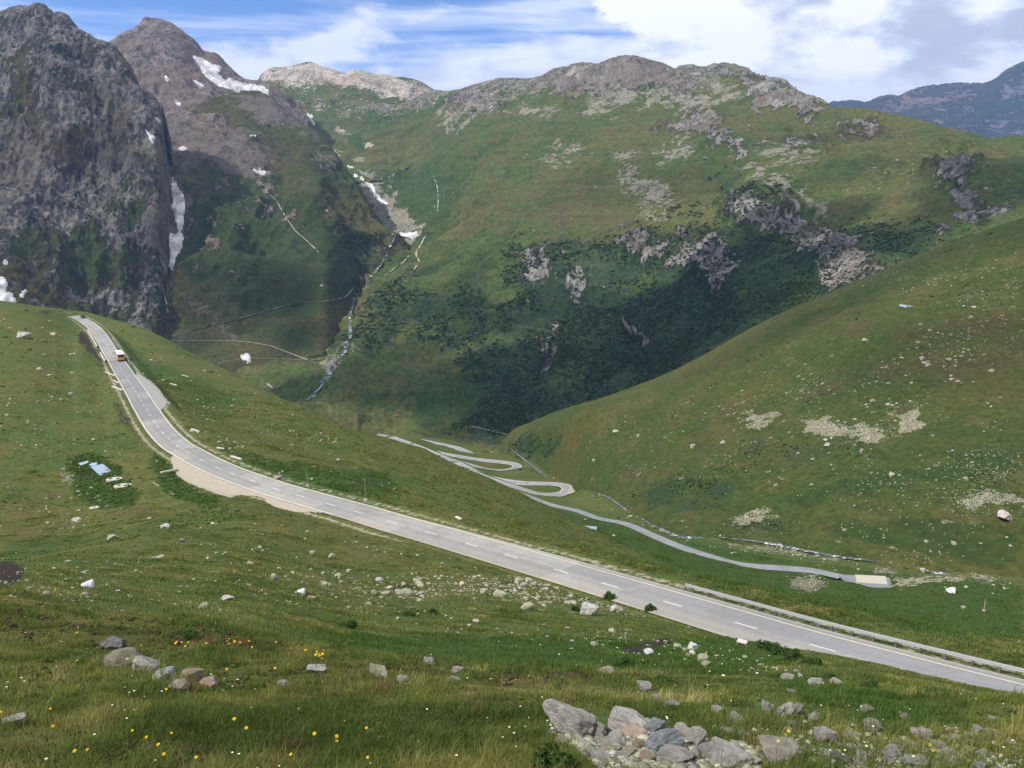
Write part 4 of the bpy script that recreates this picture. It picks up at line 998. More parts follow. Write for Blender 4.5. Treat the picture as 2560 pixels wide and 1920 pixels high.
drape('side_brook', [(312,668),(314,700),(335,712),(352,724)], 3, m_w2, 1.0, 2, dmin=900)
m_track = simple_mat('track_gravel', (.40, .36, .29), .95, var=.2, nscale=.05)
for tr, w in (([(382,850),(440,838),(500,822),(560,806),(600,796),(660,780),(700,768),(760,758),(800,755),(840,750),(866,742),(886,716)], 7), ([(382,850),(440,852),(500,853),(580,853),(630,857),(680,866),(720,882),(750,893),(772,902)], 6),
              ([(525,916),(570,904),(620,896),(700,898),(772,902),(820,898),(850,896)], 4), ([(1078,583),(1062,592),(1052,612),(1040,630),(1040,642),(1050,652),(1044,662),(1028,682)], 7), ([(1085,440),(1094,470),(1096,500),(1093,532)], 5), ([(960,690),(985,672),(1010,655),(1022,640)], 5),
              ([(665,480),(690,500),(715,545),(740,580),(770,605),(800,635)], 4), ([(412,744),(418,765),(420,785)], 4), ([(668,960),(684,972)], 7), ([(1180,1067),(1220,1076),(1270,1088)], 4)):
    drape('gravel_track', tr, w * .55, m_track, .9, 0, step=5, dmin=900)

# ---- snow
m_snow, t = new_mat('old_snow')
pos = t.node('ShaderNodeNewGeometry').outputs['Position']
ns = t.noise(pos, .03, 6, .65)
c_ = t.mix(t.step(ns, .42, .66), (.44, .415, .39), (.86, .86, .86))
b_ = t.node('ShaderNodeBsdfPrincipled', {'Base Color': c_, 'Roughness': .7, 'Specular IOR Level': .2, 'Normal': t.node('ShaderNodeBump', {'Strength': .6, 'Distance': 1.5, 'Height': t.noise(pos, .12, 5, .6)}).outputs[0]})
t.node('ShaderNodeOutputMaterial', {'Surface': b_.outputs[0]})


def snow_patch(P, poly, label, amt=2.2, lift=1.2, group=None):
    """a thin bed of snow lying on the ground inside a photo outline"""
    c_ = np.mean(poly, 0); votes = {}
    for (a, b) in [tuple(c_)] + [tuple(.5 * c_ + .5 * np.array(q)) for q in poly]:
        ob = hit(a, b)[2]
        if ob is not None and ob.name in GRIDS: votes[ob.name] = votes.get(ob.name, 0) + 1
    if votes: P = GRIDS[max(votes, key=votes.get)]
    us_, vs_ = proj(P)
    n1 = vnoise(P / 9.0) + .6 * vnoise(P / 4.0); n2 = vnoise(P / 9.0 + 50) + .6 * vnoise(P / 4.0 + 50)
    w = (poly_weight(us_ + amt * n1, vs_ + amt * n2, poly, 2.2) > .40).astype(int)
    f = (w[:-1, :-1] + w[:-1, 1:] + w[1:, 1:] + w[1:, :-1]) > 1
    N = grid_normals(P); view = P / np.linalg.norm(P, axis=-1, keepdims=True)
    if not f.any(): print('no snow', label); return
    rr, cc = np.nonzero(f); r0, r1, c0, c1 = rr.min(), rr.max() + 1, cc.min(), cc.max() + 1
    g = np.zeros_like(f); g[r0:r1, c0:c1] = biggest(f[r0:r1, c0:c1]); r, c = np.nonzero(g)
    idx = np.arange(P.shape[0] * P.shape[1]).reshape(P.shape[:2])
    q = np.stack([idx[r, c], idx[r, c + 1], idx[r + 1, c + 1], idx[r + 1, c]], -1)
    uq, inv = np.unique(q, return_inverse=True); inv = inv.reshape(-1, 4)
    cnt = np.bincount(inv.ravel()); base = P.reshape(-1, 3)[uq]; nn = N.reshape(-1, 3)[uq]
    up = base + nn * np.where(cnt < 4, .15, lift)[:, None]
    me = np_mesh('snow_patch', up, inv, m_snow)
    return tag(link(bpy.data.objects.new('snow_patch', me)), label, 'snow patch', group)


def biggest(f):
    """keep only the largest connected run of cells"""
    lab = np.where(f, np.arange(1, f.size + 1).reshape(f.shape), 0)
    for _ in range(400):
        n = lab.copy()
        n[1:] = np.maximum(n[1:], lab[:-1]); n[:-1] = np.maximum(n[:-1], lab[1:]); n[:, 1:] = np.maximum(n[:, 1:], lab[:, :-1]); n[:, :-1] = np.maximum(n[:, :-1], lab[:, 1:])
        n = np.where(f, n, 0)
        if (n == lab).all(): break
        lab = n
    k, c = np.unique(lab[lab > 0], return_counts=True)
    return lab == k[c.argmax()]


def Z1(*a): return [(x / 2.37, y / 2.37) for x, y in a]
def Z2(*a): return [(800 + x / 2.37, y / 2.37) for x, y in a]
def Z3(*a): return [(1660 + x / 2.37, y / 2.37) for x, y in a]
def Z4(*a): return [(x / 2.37, 650 + y / 2.37) for x, y in a]


GRIDS = {HILLSIDE.name: PA, HILL.name: PH, VALLEY.name: PB, CRAG.name: PK, SLOPE.name: PL, PEAK.name: PP, BOWL.name: PW}
G_ = 'snow patches left on the mountains'
for P, poly, lab in (
 (PL, Z1((1018,1045),(1040,1090),(1075,1140),(1092,1180),(1092,1230),(1080,1280),(1088,1330),(1070,1370),(1083,1420),(1065,1490),(1040,1530),(1020,1600),(1006,1595),(1010,1480),(1003,1440),(983,1390),(1010,1383),(1050,1395),(1060,1370),(1045,1300),(1023,1240),(1030,1190),(1016,1120)), 'long narrow white snow tongue down the gully beside the dark crag'),
 (PP, Z1((1138,330),(1200,345),(1260,380),(1312,398),(1300,415),(1290,440),(1320,470),(1350,480),(1355,458),(1420,490),(1500,500),(1560,508),(1592,540),(1585,572),(1500,565),(1430,558),(1380,532),(1300,510),(1230,465),(1200,430),(1180,390)), 'large white snowfield on the right flank of the brown peak'),
 (PP, Z1((945,138),(985,145),(1007,158),(985,170),(955,158)), 'small snow cap just right of the brown summit'),
 (PP, Z1((1038,190),(1060,220),(1100,238),(1142,268),(1100,264),(1066,256),(1043,235)), 'snow streak below the summit ridge of the brown peak'),
 (PP, Z1((685,262),(720,238),(742,240),(722,265),(700,280)), 'small snow patch on the left shoulder of the brown peak'),
 (PP, Z1((622,262),(660,262),(650,278),(635,276)), 'tiny snow patch in the notch between crag and brown peak'),
 (PP, Z1((1225,325),(1262,338),(1255,348),(1230,342)), 'snow fleck high on the ridge above the snowfield'),
 (PP, Z1((935,436),(965,432),(968,446),(945,448)), 'upper of two snow flecks below the brown face'),
 (PP, Z1((978,450),(998,460),(997,486),(982,476)), 'lower of two snow flecks below the brown face'),
 (PP, Z1((1068,488),(1092,500),(1112,488),(1108,504),(1085,512),(1070,502)), 'curved snow patch at the foot of the brown face'),
 (PP, Z1((1143,474),(1170,486),(1207,508),(1200,518),(1165,500)), 'snow strip at the foot of the brown face below the snowfield'),
 (PL, Z1((1028,598),(1070,612),(1066,620),(1034,608)), 'flat snow streak on the dark rock step below the brown face'),
 (PK, Z1((860,765),(880,785),(915,808),(905,855),(893,840),(880,800)), 'tapering snow patch in a cleft of the crag'),
 (PK, Z1((918,692),(945,708),(975,738),(960,735),(930,715)), 'thin slanting snow streak near the crag edge'),
 (PL, Z1((945,780),(960,750),(988,752),(985,768),(955,785)), 'snow blob right at the edge of the crag'),
 (PL, Z1((1058,875),(1085,865),(1108,880),(1096,893),(1070,895)), 'snow patch lying on the grey scree slope'),
 (PL, Z1((1500,1008),(1575,1015),(1572,1026),(1545,1032),(1515,1022)), 'snow patch on the green shoulder right of the scree'),
 (PL, Z1((1484,797),(1522,806),(1515,812),(1488,806)), 'small snow patch on the upper end of the scree slope'),
 (PL, Z1((1590,656),(1628,662),(1630,672),(1605,670)), 'small snow patch below the right end of the snowfield'),
 (PL, Z1((1640,686),(1682,710),(1678,718),(1650,702)), 'slanting snow sliver below the snowfield'),
 (PK, Z1((628,735),(655,742),(652,750),(632,746)), 'small snow fleck in the middle of the crag face'),
 (PW, Z1((1818,670),(1852,680),(1848,700),(1868,738),(1858,740),(1835,705)), 'snow patch at the head of the debris gully'),
 (PW, Z1((1898,804),(1915,812),(1932,836),(1920,836)), 'snow fleck lower in the debris gully'),
 (PB, Z2((160,983),(190,985),(204,994),(185,998)), 'snow piece in the gully, first above the long snow chain'),
 (PB, Z2((200,1030),(216,1034),(222,1050),(204,1046)), 'small round snow piece in the gully'),
 (PB, Z2((234,1050),(250,1052),(264,1070),(244,1066)), 'snow piece touching the top of the long gully chain'),
 (PB, Z2((265,1070),(300,1088),(326,1118),(322,1140),(352,1170),(402,1208),(407,1226),(380,1217),(330,1172),(300,1132),(298,1110)), 'long crooked snow chain down the gully into the side valley'),
 (PB, Z2((392,1260),(430,1262),(452,1269),(430,1274),(398,1270)), 'flat snow piece below the long gully chain'),
 (PB, Z2((440,1374),(500,1380),(582,1378),(572,1395),(546,1409),(500,1396)), 'white triangular snow field closing the side valley gully'),
 (PK, Z4((-20,105),(25,105),(46,140),(30,180),(60,208),(102,235),(85,252),(40,245),(-20,236)), 'big snow remnant at the foot of the crag by the left edge'),
 (PK, Z4((120,208),(135,182),(156,174),(150,200),(130,217)), 'small snow remnant beside the big one below the crag'),
 (PK, Z4((24,5),(44,0),(48,22),(34,32),(24,25)), 'round snow fleck low on the crag at the left edge'),
 (PL, Z4((1418,570),(1460,553),(1482,563),(1476,585),(1492,606),(1460,606),(1464,590),(1430,582)), 'white snow heap on the valley floor beside the track'),
 (PW, Z2((60,420),(120,438),(190,470),(218,494),(170,482),(110,452)), 'upper snow band below the pale bowl ridge'),
 (PW, Z2((118,494),(180,504),(262,527),(200,527),(130,512)), 'lower snow band on the pale bowl ridge'),
 (PW, Z2((244,452),(262,452),(258,470),(246,466)), 'snow fleck under the small cap of the bowl ridge'),
 (PW, Z2((440,512),(452,508),(448,518),(475,540),(500,556),(470,548)), 'thin snow streak at the right end of the bowl ridge'),
 (PB, Z2((1878,356),(1918,360),(1948,375),(1920,384),(1895,374)), 'snow patch right beside the rounded grey summit'),
 (PB, Z2((1578,444),(1602,446),(1600,458),(1584,456)), 'small snow fleck left of the rounded grey summit'),
 (PB, Z2((780,547),(820,545),(862,546),(850,556),(800,562)), 'snow strip in the saddle of the skyline'),
 (PB, Z3((38,436),(70,448),(102,480),(95,488),(68,480)), 'snow strip under the flat topped summit'),
 (PB, Z3((134,464),(150,466),(166,476),(150,480)), 'small snow fleck right of the strip under the flat summit'),
 (PB, Z3((100,544),(130,535),(162,548),(150,560),(115,562)), 'snow patch in the pale stony hollow'),
 (PB, Z3((270,498),(285,506),(298,528),(284,536)), 'slanting snow patch right of the stony hollow'),
 (PB, Z3((108,606),(130,606),(162,624),(150,632),(118,618)), 'snow patch below the stony hollow')):
    snow_patch(P, poly, lab, amt=1.2)
# ------------------------------------------------------------------ mesh building blocks
class MB:
    def __init__(s): s.bm = bmesh.new()
    def box(s, c, size, rot=None, bevel=0.0):
        M = Matrix.Translation(c) @ (rot.to_4x4() if rot else Matrix()) @ Matrix.Diagonal((*size, 1))
        g = bmesh.ops.create_cube(s.bm, size=1, matrix=M)
        if bevel:
            es = {e for v in g['verts'] for e in v.link_edges}
            bmesh.ops.bevel(s.bm, geom=list(es), offset=bevel, segments=2, affect='EDGES', profile=.6)
        return s
    def bar(s, a, b, w, h=None):
        a, b = Vector(a), Vector(b); d = b - a; q = d.to_track_quat('Z', 'Y')
        M = Matrix.Translation((a + b) / 2) @ q.to_matrix().to_4x4() @ Matrix.Diagonal((w, h or w, d.length, 1))
        bmesh.ops.create_cube(s.bm, size=1, matrix=M); return s
    def rod(s, a, b, r0, r1=None, n=8):
        a, b = Vector(a), Vector(b); d = b - a
        M = Matrix.Translation((a + b) / 2) @ d.to_track_quat('Z', 'Y').to_matrix().to_4x4()
        bmesh.ops.create_cone(s.bm, cap_ends=True, segments=n, radius1=r0, radius2=r0 if r1 is None else r1, depth=d.length, matrix=M); return s
    def disc(s, c, axis, r, w, n=20):
        M = Matrix.Translation(c) @ Vector(axis).to_track_quat('Z', 'Y').to_matrix().to_4x4()
        g = bmesh.ops.create_cone(s.bm, cap_ends=True, segments=n, radius1=r, radius2=r, depth=w, matrix=M)
        return s
    def loftx(s, prof, xs):
        """prisms: list of (x, [(y,z)...]) sections joined"""
        rings = [[s.bm.verts.new((x, y, z)) for y, z in prof_] for x, prof_ in zip(xs, prof)]
        n = len(rings[0])
        for a, b in zip(rings[:-1], rings[1:]):
            for k in range(n): s.bm.faces.new((a[k], a[(k + 1) % n], b[(k + 1) % n], b[k]))
        s.bm.faces.new(rings[0]); s.bm.faces.new(rings[-1][::-1])
        bmesh.ops.recalc_face_normals(s.bm, faces=s.bm.faces); return s
    def quad(s, pts):
        s.bm.faces.new([s.bm.verts.new(p) for p in pts]); return s
    def build(s, name, mat, parent=None, smooth=False):
        me = bpy.data.meshes.new(name); s.bm.to_mesh(me); s.bm.free()
        me.materials.append(mat)
        if smooth: me.polygons.foreach_set('use_smooth', np.ones(len(me.polygons), bool))
        return link(bpy.data.objects.new(name, me), parent)


def copy_tree(o, parent=None):
    kids = list(o.children)
    c = o.copy(); COL.objects.link(c); c.parent = parent
    for ch in kids: copy_tree(ch, c)
    return c


refresh()
def zc_of(p): return p[1] * CP - p[2] * SP
def px_m(p): return zc_of(p) / F_PX            # metres per photo pixel at a point


M_steel = simple_mat('galvanised_steel', (.44, .44, .43), .5, .3, var=.12)
M_steeld = simple_mat('grey_steel', (.20, .21, .22), .55, .4, var=.15)
M_white = simple_mat('white_paint', (.78, .78, .76), .35, var=.04)
M_yel = simple_mat('bus_yellow_paint', (.72, .36, .025), .35, var=.06)
M_glass = simple_mat('dark_glass', (.015, .018, .022), .08, spec=.6)
M_rub = simple_mat('black_rubber', (.018, .018, .018), .85)
M_red = simple_mat('red_lens', (.45, .02, .015), .25)
M_lens = simple_mat('clear_lens', (.75, .75, .72), .15)
M_wood = simple_mat('grey_wood', (.34, .30, .24), .9, var=.3, nscale=2)
M_black = simple_mat('black_car_paint', (.02, .021, .025), .25, spec=.5)
M_pale = simple_mat('pale_car_paint', (.55, .60, .64), .3, spec=.5)
M_sheet = simple_mat('metal_sheet', (.42, .50, .60), .45, .25, var=.06, nscale=1.5)
M_concp = simple_mat('weathered_concrete', (.50, .45, .37), .9, var=.15, nscale=2.0)
M_lid = simple_mat('rusty_lid', (.10, .075, .06), .8, var=.2)
M_stonew = simple_mat('stone_wall', (.40, .37, .30), .95, var=.3, nscale=1.2)


# ------------------------------------------------------------------ bus
def wheel(root, x, y, r, w, rim):
    t_ = MB().disc((x, y, r), (1, 0, 0), r, w, 22).build('wheel', M_rub, root)
    MB().disc((x + (.02 if x > 0 else -.02), y, r), (1, 0, 0), r * .55, w, 16).build('rim', rim, t_)


def station_near(u, v):
    return int(np.argmin((ru - u) ** 2 + (rv - v) ** 2))


kb = station_near(290, 901)
Lv = ROAD_L[kb]; fwd = -(_T[kb])                       # line runs towards the camera, bus drives away
rz = math.atan2(-fwd[0], fwd[1])
pb = ROAD[kb] + Lv * 1.45; pb[2] += .02
bus = empty('post_bus', pb, rz, 'yellow bus with white roof driving away up the road, seen from behind', 'bus')
MB().box((0, 0, 1.0), (2.5, 9.4, 1.25), bevel=.08).build('body', M_yel, bus)
MB().box((0, 0, 2.2), (2.44, 9.3, 1.18), bevel=.06).build('window_pillars', M_white, bus)
rf = MB().loftx([[(-4.72, 2.78), (-4.72, 2.92), (-4.5, 3.08), (4.5, 3.08), (4.72, 2.92), (4.72, 2.78)]] * 2, [-1.25, 1.25]).build('roof', M_white, bus)
MB().box((0, -2.2, 3.11), (1.0, .9, .08), bevel=.02).build('roof_hatch', M_steel, rf)
MB().box((0, 1.6, 3.14), (1.6, 2.0, .16), bevel=.04).build('roof_unit', M_white, rf)
MB().box((0, -4.665, 2.16), (2.16, .05, .98), bevel=.02).build('rear_window', M_glass, bus)
MB().box((0, 4.665, 2.05), (2.2, .05, 1.1), bevel=.02).build('windscreen', M_glass, bus)
for sx in (-1, 1):
    for j in range(5): MB().box((sx * 1.225, -3.7 + 1.8 * j, 2.2), (.04, 1.66, .86), bevel=.01).build('side_window', M_glass, bus)
    MB().box((sx * 1.0, -4.72, 1.05), (.24, .05, .42), bevel=.01).build('tail_light', M_red, bus)
    MB().box((sx * .9, 4.72, .85), (.36, .05, .24), bevel=.01).build('headlight', M_lens, bus)
    MB().box((sx * 1.46, 4.6, 2.35), (.26, .16, .46), bevel=.03).build('mirror', M_rub, bus)
    for y in (-2.6, 3.0): wheel(bus, sx * 1.1, y, .48, .3, M_steel)
MB().box((0, -4.72, .46), (2.46, .16, .32), bevel=.03).build('rear_bumper', M_rub, bus)


def make_car(name, loc, rz, paint, label):
    c = empty(name, loc, rz, label, 'car')
    lo = [(-2.1, .35), (-2.12, .75), (-1.9, .92), (1.0, .95), (1.95, .80), (2.1, .6), (2.08, .35)]
    MB().loftx([lo, lo, lo, lo], [-.85, -.8, .8, .85]).build('body', paint, c)
    hi = lambda k: [(-1.85 * k, .93), (-1.35 * k, 1.42), (.25 * k, 1.45), (1.05 * k, .95)]
    MB().loftx([hi(1), hi(1)], [-.70, .70]).build('cabin', M_glass, c)
    MB().box((0, -.5, 1.46), (1.34, 1.65, .05), bevel=.02).build('roof', paint, c)
    for sx in (-1, 1):
        MB().box((sx * .62, -2.11, .72), (.32, .04, .16)).build('tail_light', M_red, c)
        MB().box((sx * .62, 2.09, .66), (.32, .04, .14)).build('headlight', M_lens, c)
        for y in (-1.3, 1.3): wheel(c, sx * .76, y, .32, .2, M_steel)
    return c


kc = station_near(203, 792)
pc = ROAD[kc] + ROAD_L[kc] * 1.3; pc[2] += .02
make_car('dark_car', pc, math.atan2(_T[kc][0], -_T[kc][1]) + math.pi, M_black, 'small dark car at the top of the road just before it vanishes over the crest')
h4 = HP[3]; hu, hv = proj(h4); k4 = int(np.argmin((hu - 1228) ** 2 + (hv - 1132) ** 2)); t4 = line_frame(h4)[0][k4]
make_car('pale_car', h4[k4] + np.array([0, 0, .08]) + line_frame(h4)[1][k4] * 1.2, math.atan2(-t4[0], t4[1]), M_pale, 'tiny pale car on the farthest hairpin deep in the valley')

# ------------------------------------------------------------------ guardrail
def guardrail(k0, k1, off, step, name, label, h=.66):
    base = ROAD[k0]; g = empty(name, ROAD[k0] + ROAD_L[k0] * (off if not hasattr(off, '__len__') else off[k0]), 0, label, 'guardrail')
    offk = off if hasattr(off, '__len__') else np.full(len(ROAD), off)
    pts = ROAD[k0:k1] + ROAD_L[k0:k1] * offk[k0:k1, None]
    org = np.array(g.location)
    prof = [(0, -.13), (.05, -.10), (.05, -.04), (0, 0), (.05, .04), (.05, .10), (0, .13), (-.03, .13), (-.03, -.13)]
    V = np.stack([pts - ROAD_L[k0:k1] * a + np.array([0, 0, h - .13 + b]) for a, b in prof], 1) - org
    nr, nc = V.shape[:2]; i = np.arange(nr * nc).reshape(nr, nc)
    F = np.stack([i[:-1, :], np.roll(i, -1, 1)[:-1, :], np.roll(i, -1, 1)[1:, :], i[1:, :]], -1).reshape(-1, 4)
    link(bpy.data.objects.new('rail', np_mesh('rail', V.reshape(-1, 3), F, M_steel, False)), g)
    V2 = np.stack([pts + ROAD_L[k0:k1] * a + np.array([0, 0, b]) for a, b in ((-.05, h + .0), (.09, h + .0), (.09, h + .04), (-.05, h + .04))], 1) - org
    nc = 4; i = np.arange(nr * nc).reshape(nr, nc)
    F = np.stack([i[:-1, :], np.roll(i, -1, 1)[:-1, :], np.roll(i, -1, 1)[1:, :], i[1:, :]], -1).reshape(-1, 4)
    link(bpy.data.objects.new('top_rail', np_mesh('top_rail', V2.reshape(-1, 3), F, M_steel, False)), g)
    pm = None
    for k in np.arange(k0, k1, step):
        kk_ = int(k); p = ROAD[kk_] + ROAD_L[kk_] * (offk[kk_] + .12) - org
        if pm is None:
            po = MB().box((0, 0, h / 2 - .2), (.1, .12, h + .3)).build('post', M_steeld, g); pm = po.data
        else: po = link(bpy.data.objects.new('post', pm), g)
        po.location = p; po.rotation_euler.z = math.atan2(_T[kk_][1], _T[kk_][0])
    return g


k_s = station_near(1700, 1512) - 3
GR_OFF = WL + .75
guardrail(k_s, len(ROAD) - 2, GR_OFF, 1.95, 'guardrail', 'long grey steel guardrail along the outer edge of the near road')
kg = station_near(285, 880)
guardrail(kg - 42, kg - 8, np.full(len(ROAD), 3.6), 2, 'guardrail', 'short guardrail on the right of the upper road beyond the bus')
guardrail(kg + 14, kg + 36, np.full(len(ROAD), 3.7), 2, 'guardrail', 'short guardrail on the right of the upper road just this side of the bus')
def road_wall(k0, k1, off, h, label):
    w = empty('retaining_wall', ROAD[k0] - ROAD_L[k0] * off, 0, label, 'wall'); org = np.array(w.location)
    p = ROAD[k0:k1] - ROAD_L[k0:k1] * off - org
    V = np.stack([p + ROAD_L[k0:k1] * a + np.array([0, 0, b]) for a, b in ((.28, -1.6), (.22, h), (-.22, h), (-.28, -1.6))], 1)
    nr = len(p); i = np.arange(nr * 4).reshape(nr, 4)
    F = np.stack([i[:-1, :], np.roll(i, -1, 1)[:-1, :], np.roll(i, -1, 1)[1:, :], i[1:, :]], -1).reshape(-1, 4)
    link(bpy.data.objects.new('masonry', np_mesh('masonry', V.reshape(-1, 3), F, M_stonew, False)), w)
    V = np.stack([p + ROAD_L[k0:k1] * a + np.array([0, 0, b]) for a, b in ((.32, h), (.32, h + .14), (-.32, h + .14), (-.32, h))], 1)
    F = np.stack([i[:-1, :], np.roll(i, -1, 1)[:-1, :], np.roll(i, -1, 1)[1:, :], i[1:, :]], -1).reshape(-1, 4)
    link(bpy.data.objects.new('coping', np_mesh('coping', V.reshape(-1, 3), F, M_concp, False)), w)


ka, kb2 = station_near(236, 830), station_near(262, 872)
road_wall(ka, kb2, 3.9, .45, 'low pale wall on the left verge of the upper road beyond the bus')
ka, kb2 = station_near(272, 885), station_near(290, 905)
road_wall(ka, kb2, 3.9, .40, 'short pale wall on the left verge of the road beside the bus')


# ------------------------------------------------------------------ poles, planks, sheets, slabs, huts, pylons
def pole(u, v0, v1, label, r=.06, arm=False, name='marker_pole', cat='pole'):
    loc, nor, ob = hit(u, v0)
    h = (v0 - v1) * px_m(loc) * 1.03
    p = empty(name, loc, 0, label, cat)
    MB().rod((0, 0, -.3), (.02 * h * .1, 0, h), r, r * .8).build('shaft', M_wood, p)
    MB().rod((.02 * h * .1, 0, h), (.02 * h * .1, 0, h + .25), r * 1.2).build('cap', M_steeld, p)
    if arm: MB().bar((-.1, 0, h * .62), (1.1, 0, h * .66), .07).build('cross_arm', M_wood, p)
    MB().box((0, 0, .1), (.5, .5, .4), bevel=.05).build('foot', M_concp, p)
    return p


pole(419, 1018, 990, 'thin dark pole at the tip of the asphalt pull-off', .07)
pole(515, 1119, 1074, 'tall thin pole on the grass right of the bend in the road', .07)
pole(769, 1216, 1183, 'pale pole with a cross arm standing beside the road', .08, True)
pole(914, 1252, 1205, 'thin pole in the grass right of the pale cross arm pole', .06)
pole(324, 914, 896, 'weathered bent post on the verge this side of the bus', .12)
pole(2460, 1528, 1500, 'lone dark post in the meadow below the end of the lane', .14)


def plank(u0, v0, u1, v1, w, h, mat, label, cat='plank', name='plank'):
    a, b = hit(u0, v0)[0], hit(u1, v1)[0]
    o = MB()
    d = (b - a); n = max(2, int(d.length / 1.2))
    o.bar((0, 0, h / 2), tuple(d + Vector((0, 0, h / 2))), w, h)
    e = o.build(name, mat); e.location = a
    bv = e.modifiers.new('b', 'BEVEL'); bv.width = min(w, h) * .2
    return tag(e, label, cat)


M_palew = simple_mat('bleached_wood', (.56, .52, .43), .9, var=.2)
plank(403, 1184, 443, 1175, .5, .35, M_palew, 'pale kerb stone sticking into the gravel lay-by', 'kerb stone', 'kerb_stone')
plank(281, 968, 307, 977, .7, .4, M_concp, 'lower pale culvert stone left of the upper road', 'culvert', 'culvert_stone')
plank(284, 952, 297, 959, .5, .35, M_concp, 'middle pale culvert stone left of the upper road', 'culvert', 'culvert_stone')
plank(264, 931, 288, 941, .5, .35, M_concp, 'upper thin culvert stone left of the upper road', 'culvert', 'culvert_stone')
plank(479, 1074, 498, 1081, .45, .3, M_palew, 'pale log lying above the bend left of the tall pole', 'log', 'log')
plank(543, 1121, 560, 1124, .45, .3, M_palew, 'short pale log just right of the tall pole', 'log', 'log')
plank(578, 1142, 604, 1150, .45, .3, M_palew, 'pale log on the grass slope above the gravel lay-by', 'log', 'log')
plank(383, 1208, 436, 1238, .14, .14, M_wood, 'thin wooden rail lying below the gravel lay-by', 'rail', 'wooden_rail')
plank(454, 938, 472, 943, .5, .3, M_palew, 'pale log on the slope right of the pull-off, upper one', 'log', 'log')
plank(426, 960, 442, 965, .5, .3, M_palew, 'pale log on the slope right of the pull-off, lower one', 'log', 'log')
plank(1140, 1294, 1153, 1300, .4, .25, M_palew, 'pale slab of wood on the grass beyond the middle of the road', 'log', 'log')
plank(688, 1199, 703, 1193, .7, .4, M_wood, 'dark plank bridge over the ditch beside the road', 'plank bridge', 'plank_bridge')


def sheet(pts, label, mat=None, ribs=0, thick=.12, lift=.35, name='metal_sheet', cat='metal cover', trim=True):
    P = [hit(*p)[0] for p in pts]
    c = sum(P, Vector()) / len(P)
    # even plane through the outline
    A_ = np.array([[p.x - c.x, p.y - c.y, 1] for p in P]); s_, *_r = np.linalg.lstsq(A_, np.array([p.z for p in P]), rcond=None)
    Q = []; uc = sum(p[0] for p in pts) / len(pts); vc = sum(p[1] for p in pts) / len(pts)
    c, nr_, _o = hit(uc, vc)
    for (u, v), p in zip(pts, P):
        n = (nr_ + Vector((0, 0, .8))).normalized(); o0 = c + Vector((0, 0, lift)); d = ray(u, v)
        Q.append(d * (o0.dot(n) / d.dot(n)) - c)
    root = empty(name, c, 0, label, cat)
    bm = bmesh.new(); f = bm.faces.new([bm.verts.new(q) for q in Q])
    if f.normal.z < 0: f.normal_flip()
    r = bmesh.ops.extrude_face_region(bm, geom=[f])
    bmesh.ops.translate(bm, verts=[e for e in r['geom'] if isinstance(e, bmesh.types.BMVert)], vec=(0, 0, -thick))
    bmesh.ops.recalc_face_normals(bm, faces=bm.faces)
    me = bpy.data.meshes.new('panel'); bm.to_mesh(me); bm.free(); me.materials.append(mat or M_sheet)
    link(bpy.data.objects.new('panel', me), root)
    if len(Q) == 4 and ribs:
        for j in range(ribs):
            f_ = (j + .5) / ribs; a = Q[0].lerp(Q[1], f_); b = Q[3].lerp(Q[2], f_)
            MB().bar(a + Vector((0, 0, .03)), b + Vector((0, 0, .03)), .06, .05).build('seam', M_steel, root)
    if trim:
        for j in range(len(Q)):
            MB().bar(Q[j] + Vector((0, 0, .02)), Q[(j + 1) % len(Q)] + Vector((0, 0, .02)), .1, .08).build('edge_trim', M_steel, root)
    MB().box(sum(Q, Vector()) / len(Q) - Vector((0, 0, lift + .3)), ((Q[1] - Q[0]).length * .6, (Q[2] - Q[1]).length * .5, lift + .3)).build('base', M_concp, root)
    return root


sheet([(226.6, 1166.5), (255.8, 1159.7), (281.6, 1181.4), (251, 1189.5)], 'large grey-blue metal cover among lush plants left of the road', ribs=2)
sheet([(196, 1157.6), (219, 1152), (222, 1155.6), (203, 1163)], 'small grey-blue metal cover, leftmost, behind the large one', trim=False)
sheet([(222, 1162), (229, 1157), (243, 1156), (242, 1161), (233, 1165)], 'small pale metal cover touching the back corner of the large one', trim=False)
sheet([(1460, 1314.5), (1492, 1316.7), (1490, 1325.5), (1472, 1323.5)], 'light blue corrugated metal cover on the slope above the valley lane', ribs=6, lift=.6)


def lid_slab(u, v, a, b, lids, label, tilt=0.0):
    loc = hit(u, v)[0]; s_ = px_m(loc); r = a * s_
    root = empty('concrete_cover', loc + Vector((0, 0, .22)), tilt, label, 'concrete cover')
    m = MB(); n = 28; ry = r * .78
    top = [m.bm.verts.new((r * math.cos(k / n * 6.2832) * (1 + .06 * math.cos(k / n * 12.566)), ry * math.sin(k / n * 6.2832), 0)) for k in range(n)]
    f = m.bm.faces.new(top); e = bmesh.ops.extrude_face_region(m.bm, geom=[f])
    bmesh.ops.translate(m.bm, verts=[x for x in e['geom'] if isinstance(x, bmesh.types.BMVert)], vec=(0, 0, -.7))
    bmesh.ops.recalc_face_normals(m.bm, faces=m.bm.faces)
    m.build('slab', M_concp, root)
    for lx in lids: MB().disc((lx * r, -lx * ry * .4, .03), (0, 0, 1), r * .22, .08, 18).build('lid', M_lid, root)


lid_slab(285.6, 1199.5, 18, 5.5, (-.5, .5), 'round pale concrete cover with two dark lids, nearer the large metal cover', .35)
lid_slab(307, 1216, 20, 6.5, (-.45, .5), 'larger round pale concrete cover with two dark lids, the lower one', .35)
lid_slab(236, 1271.5, 11, 4.5, (0,), 'small pale concrete cover with one dark lid in the meadow', .3)


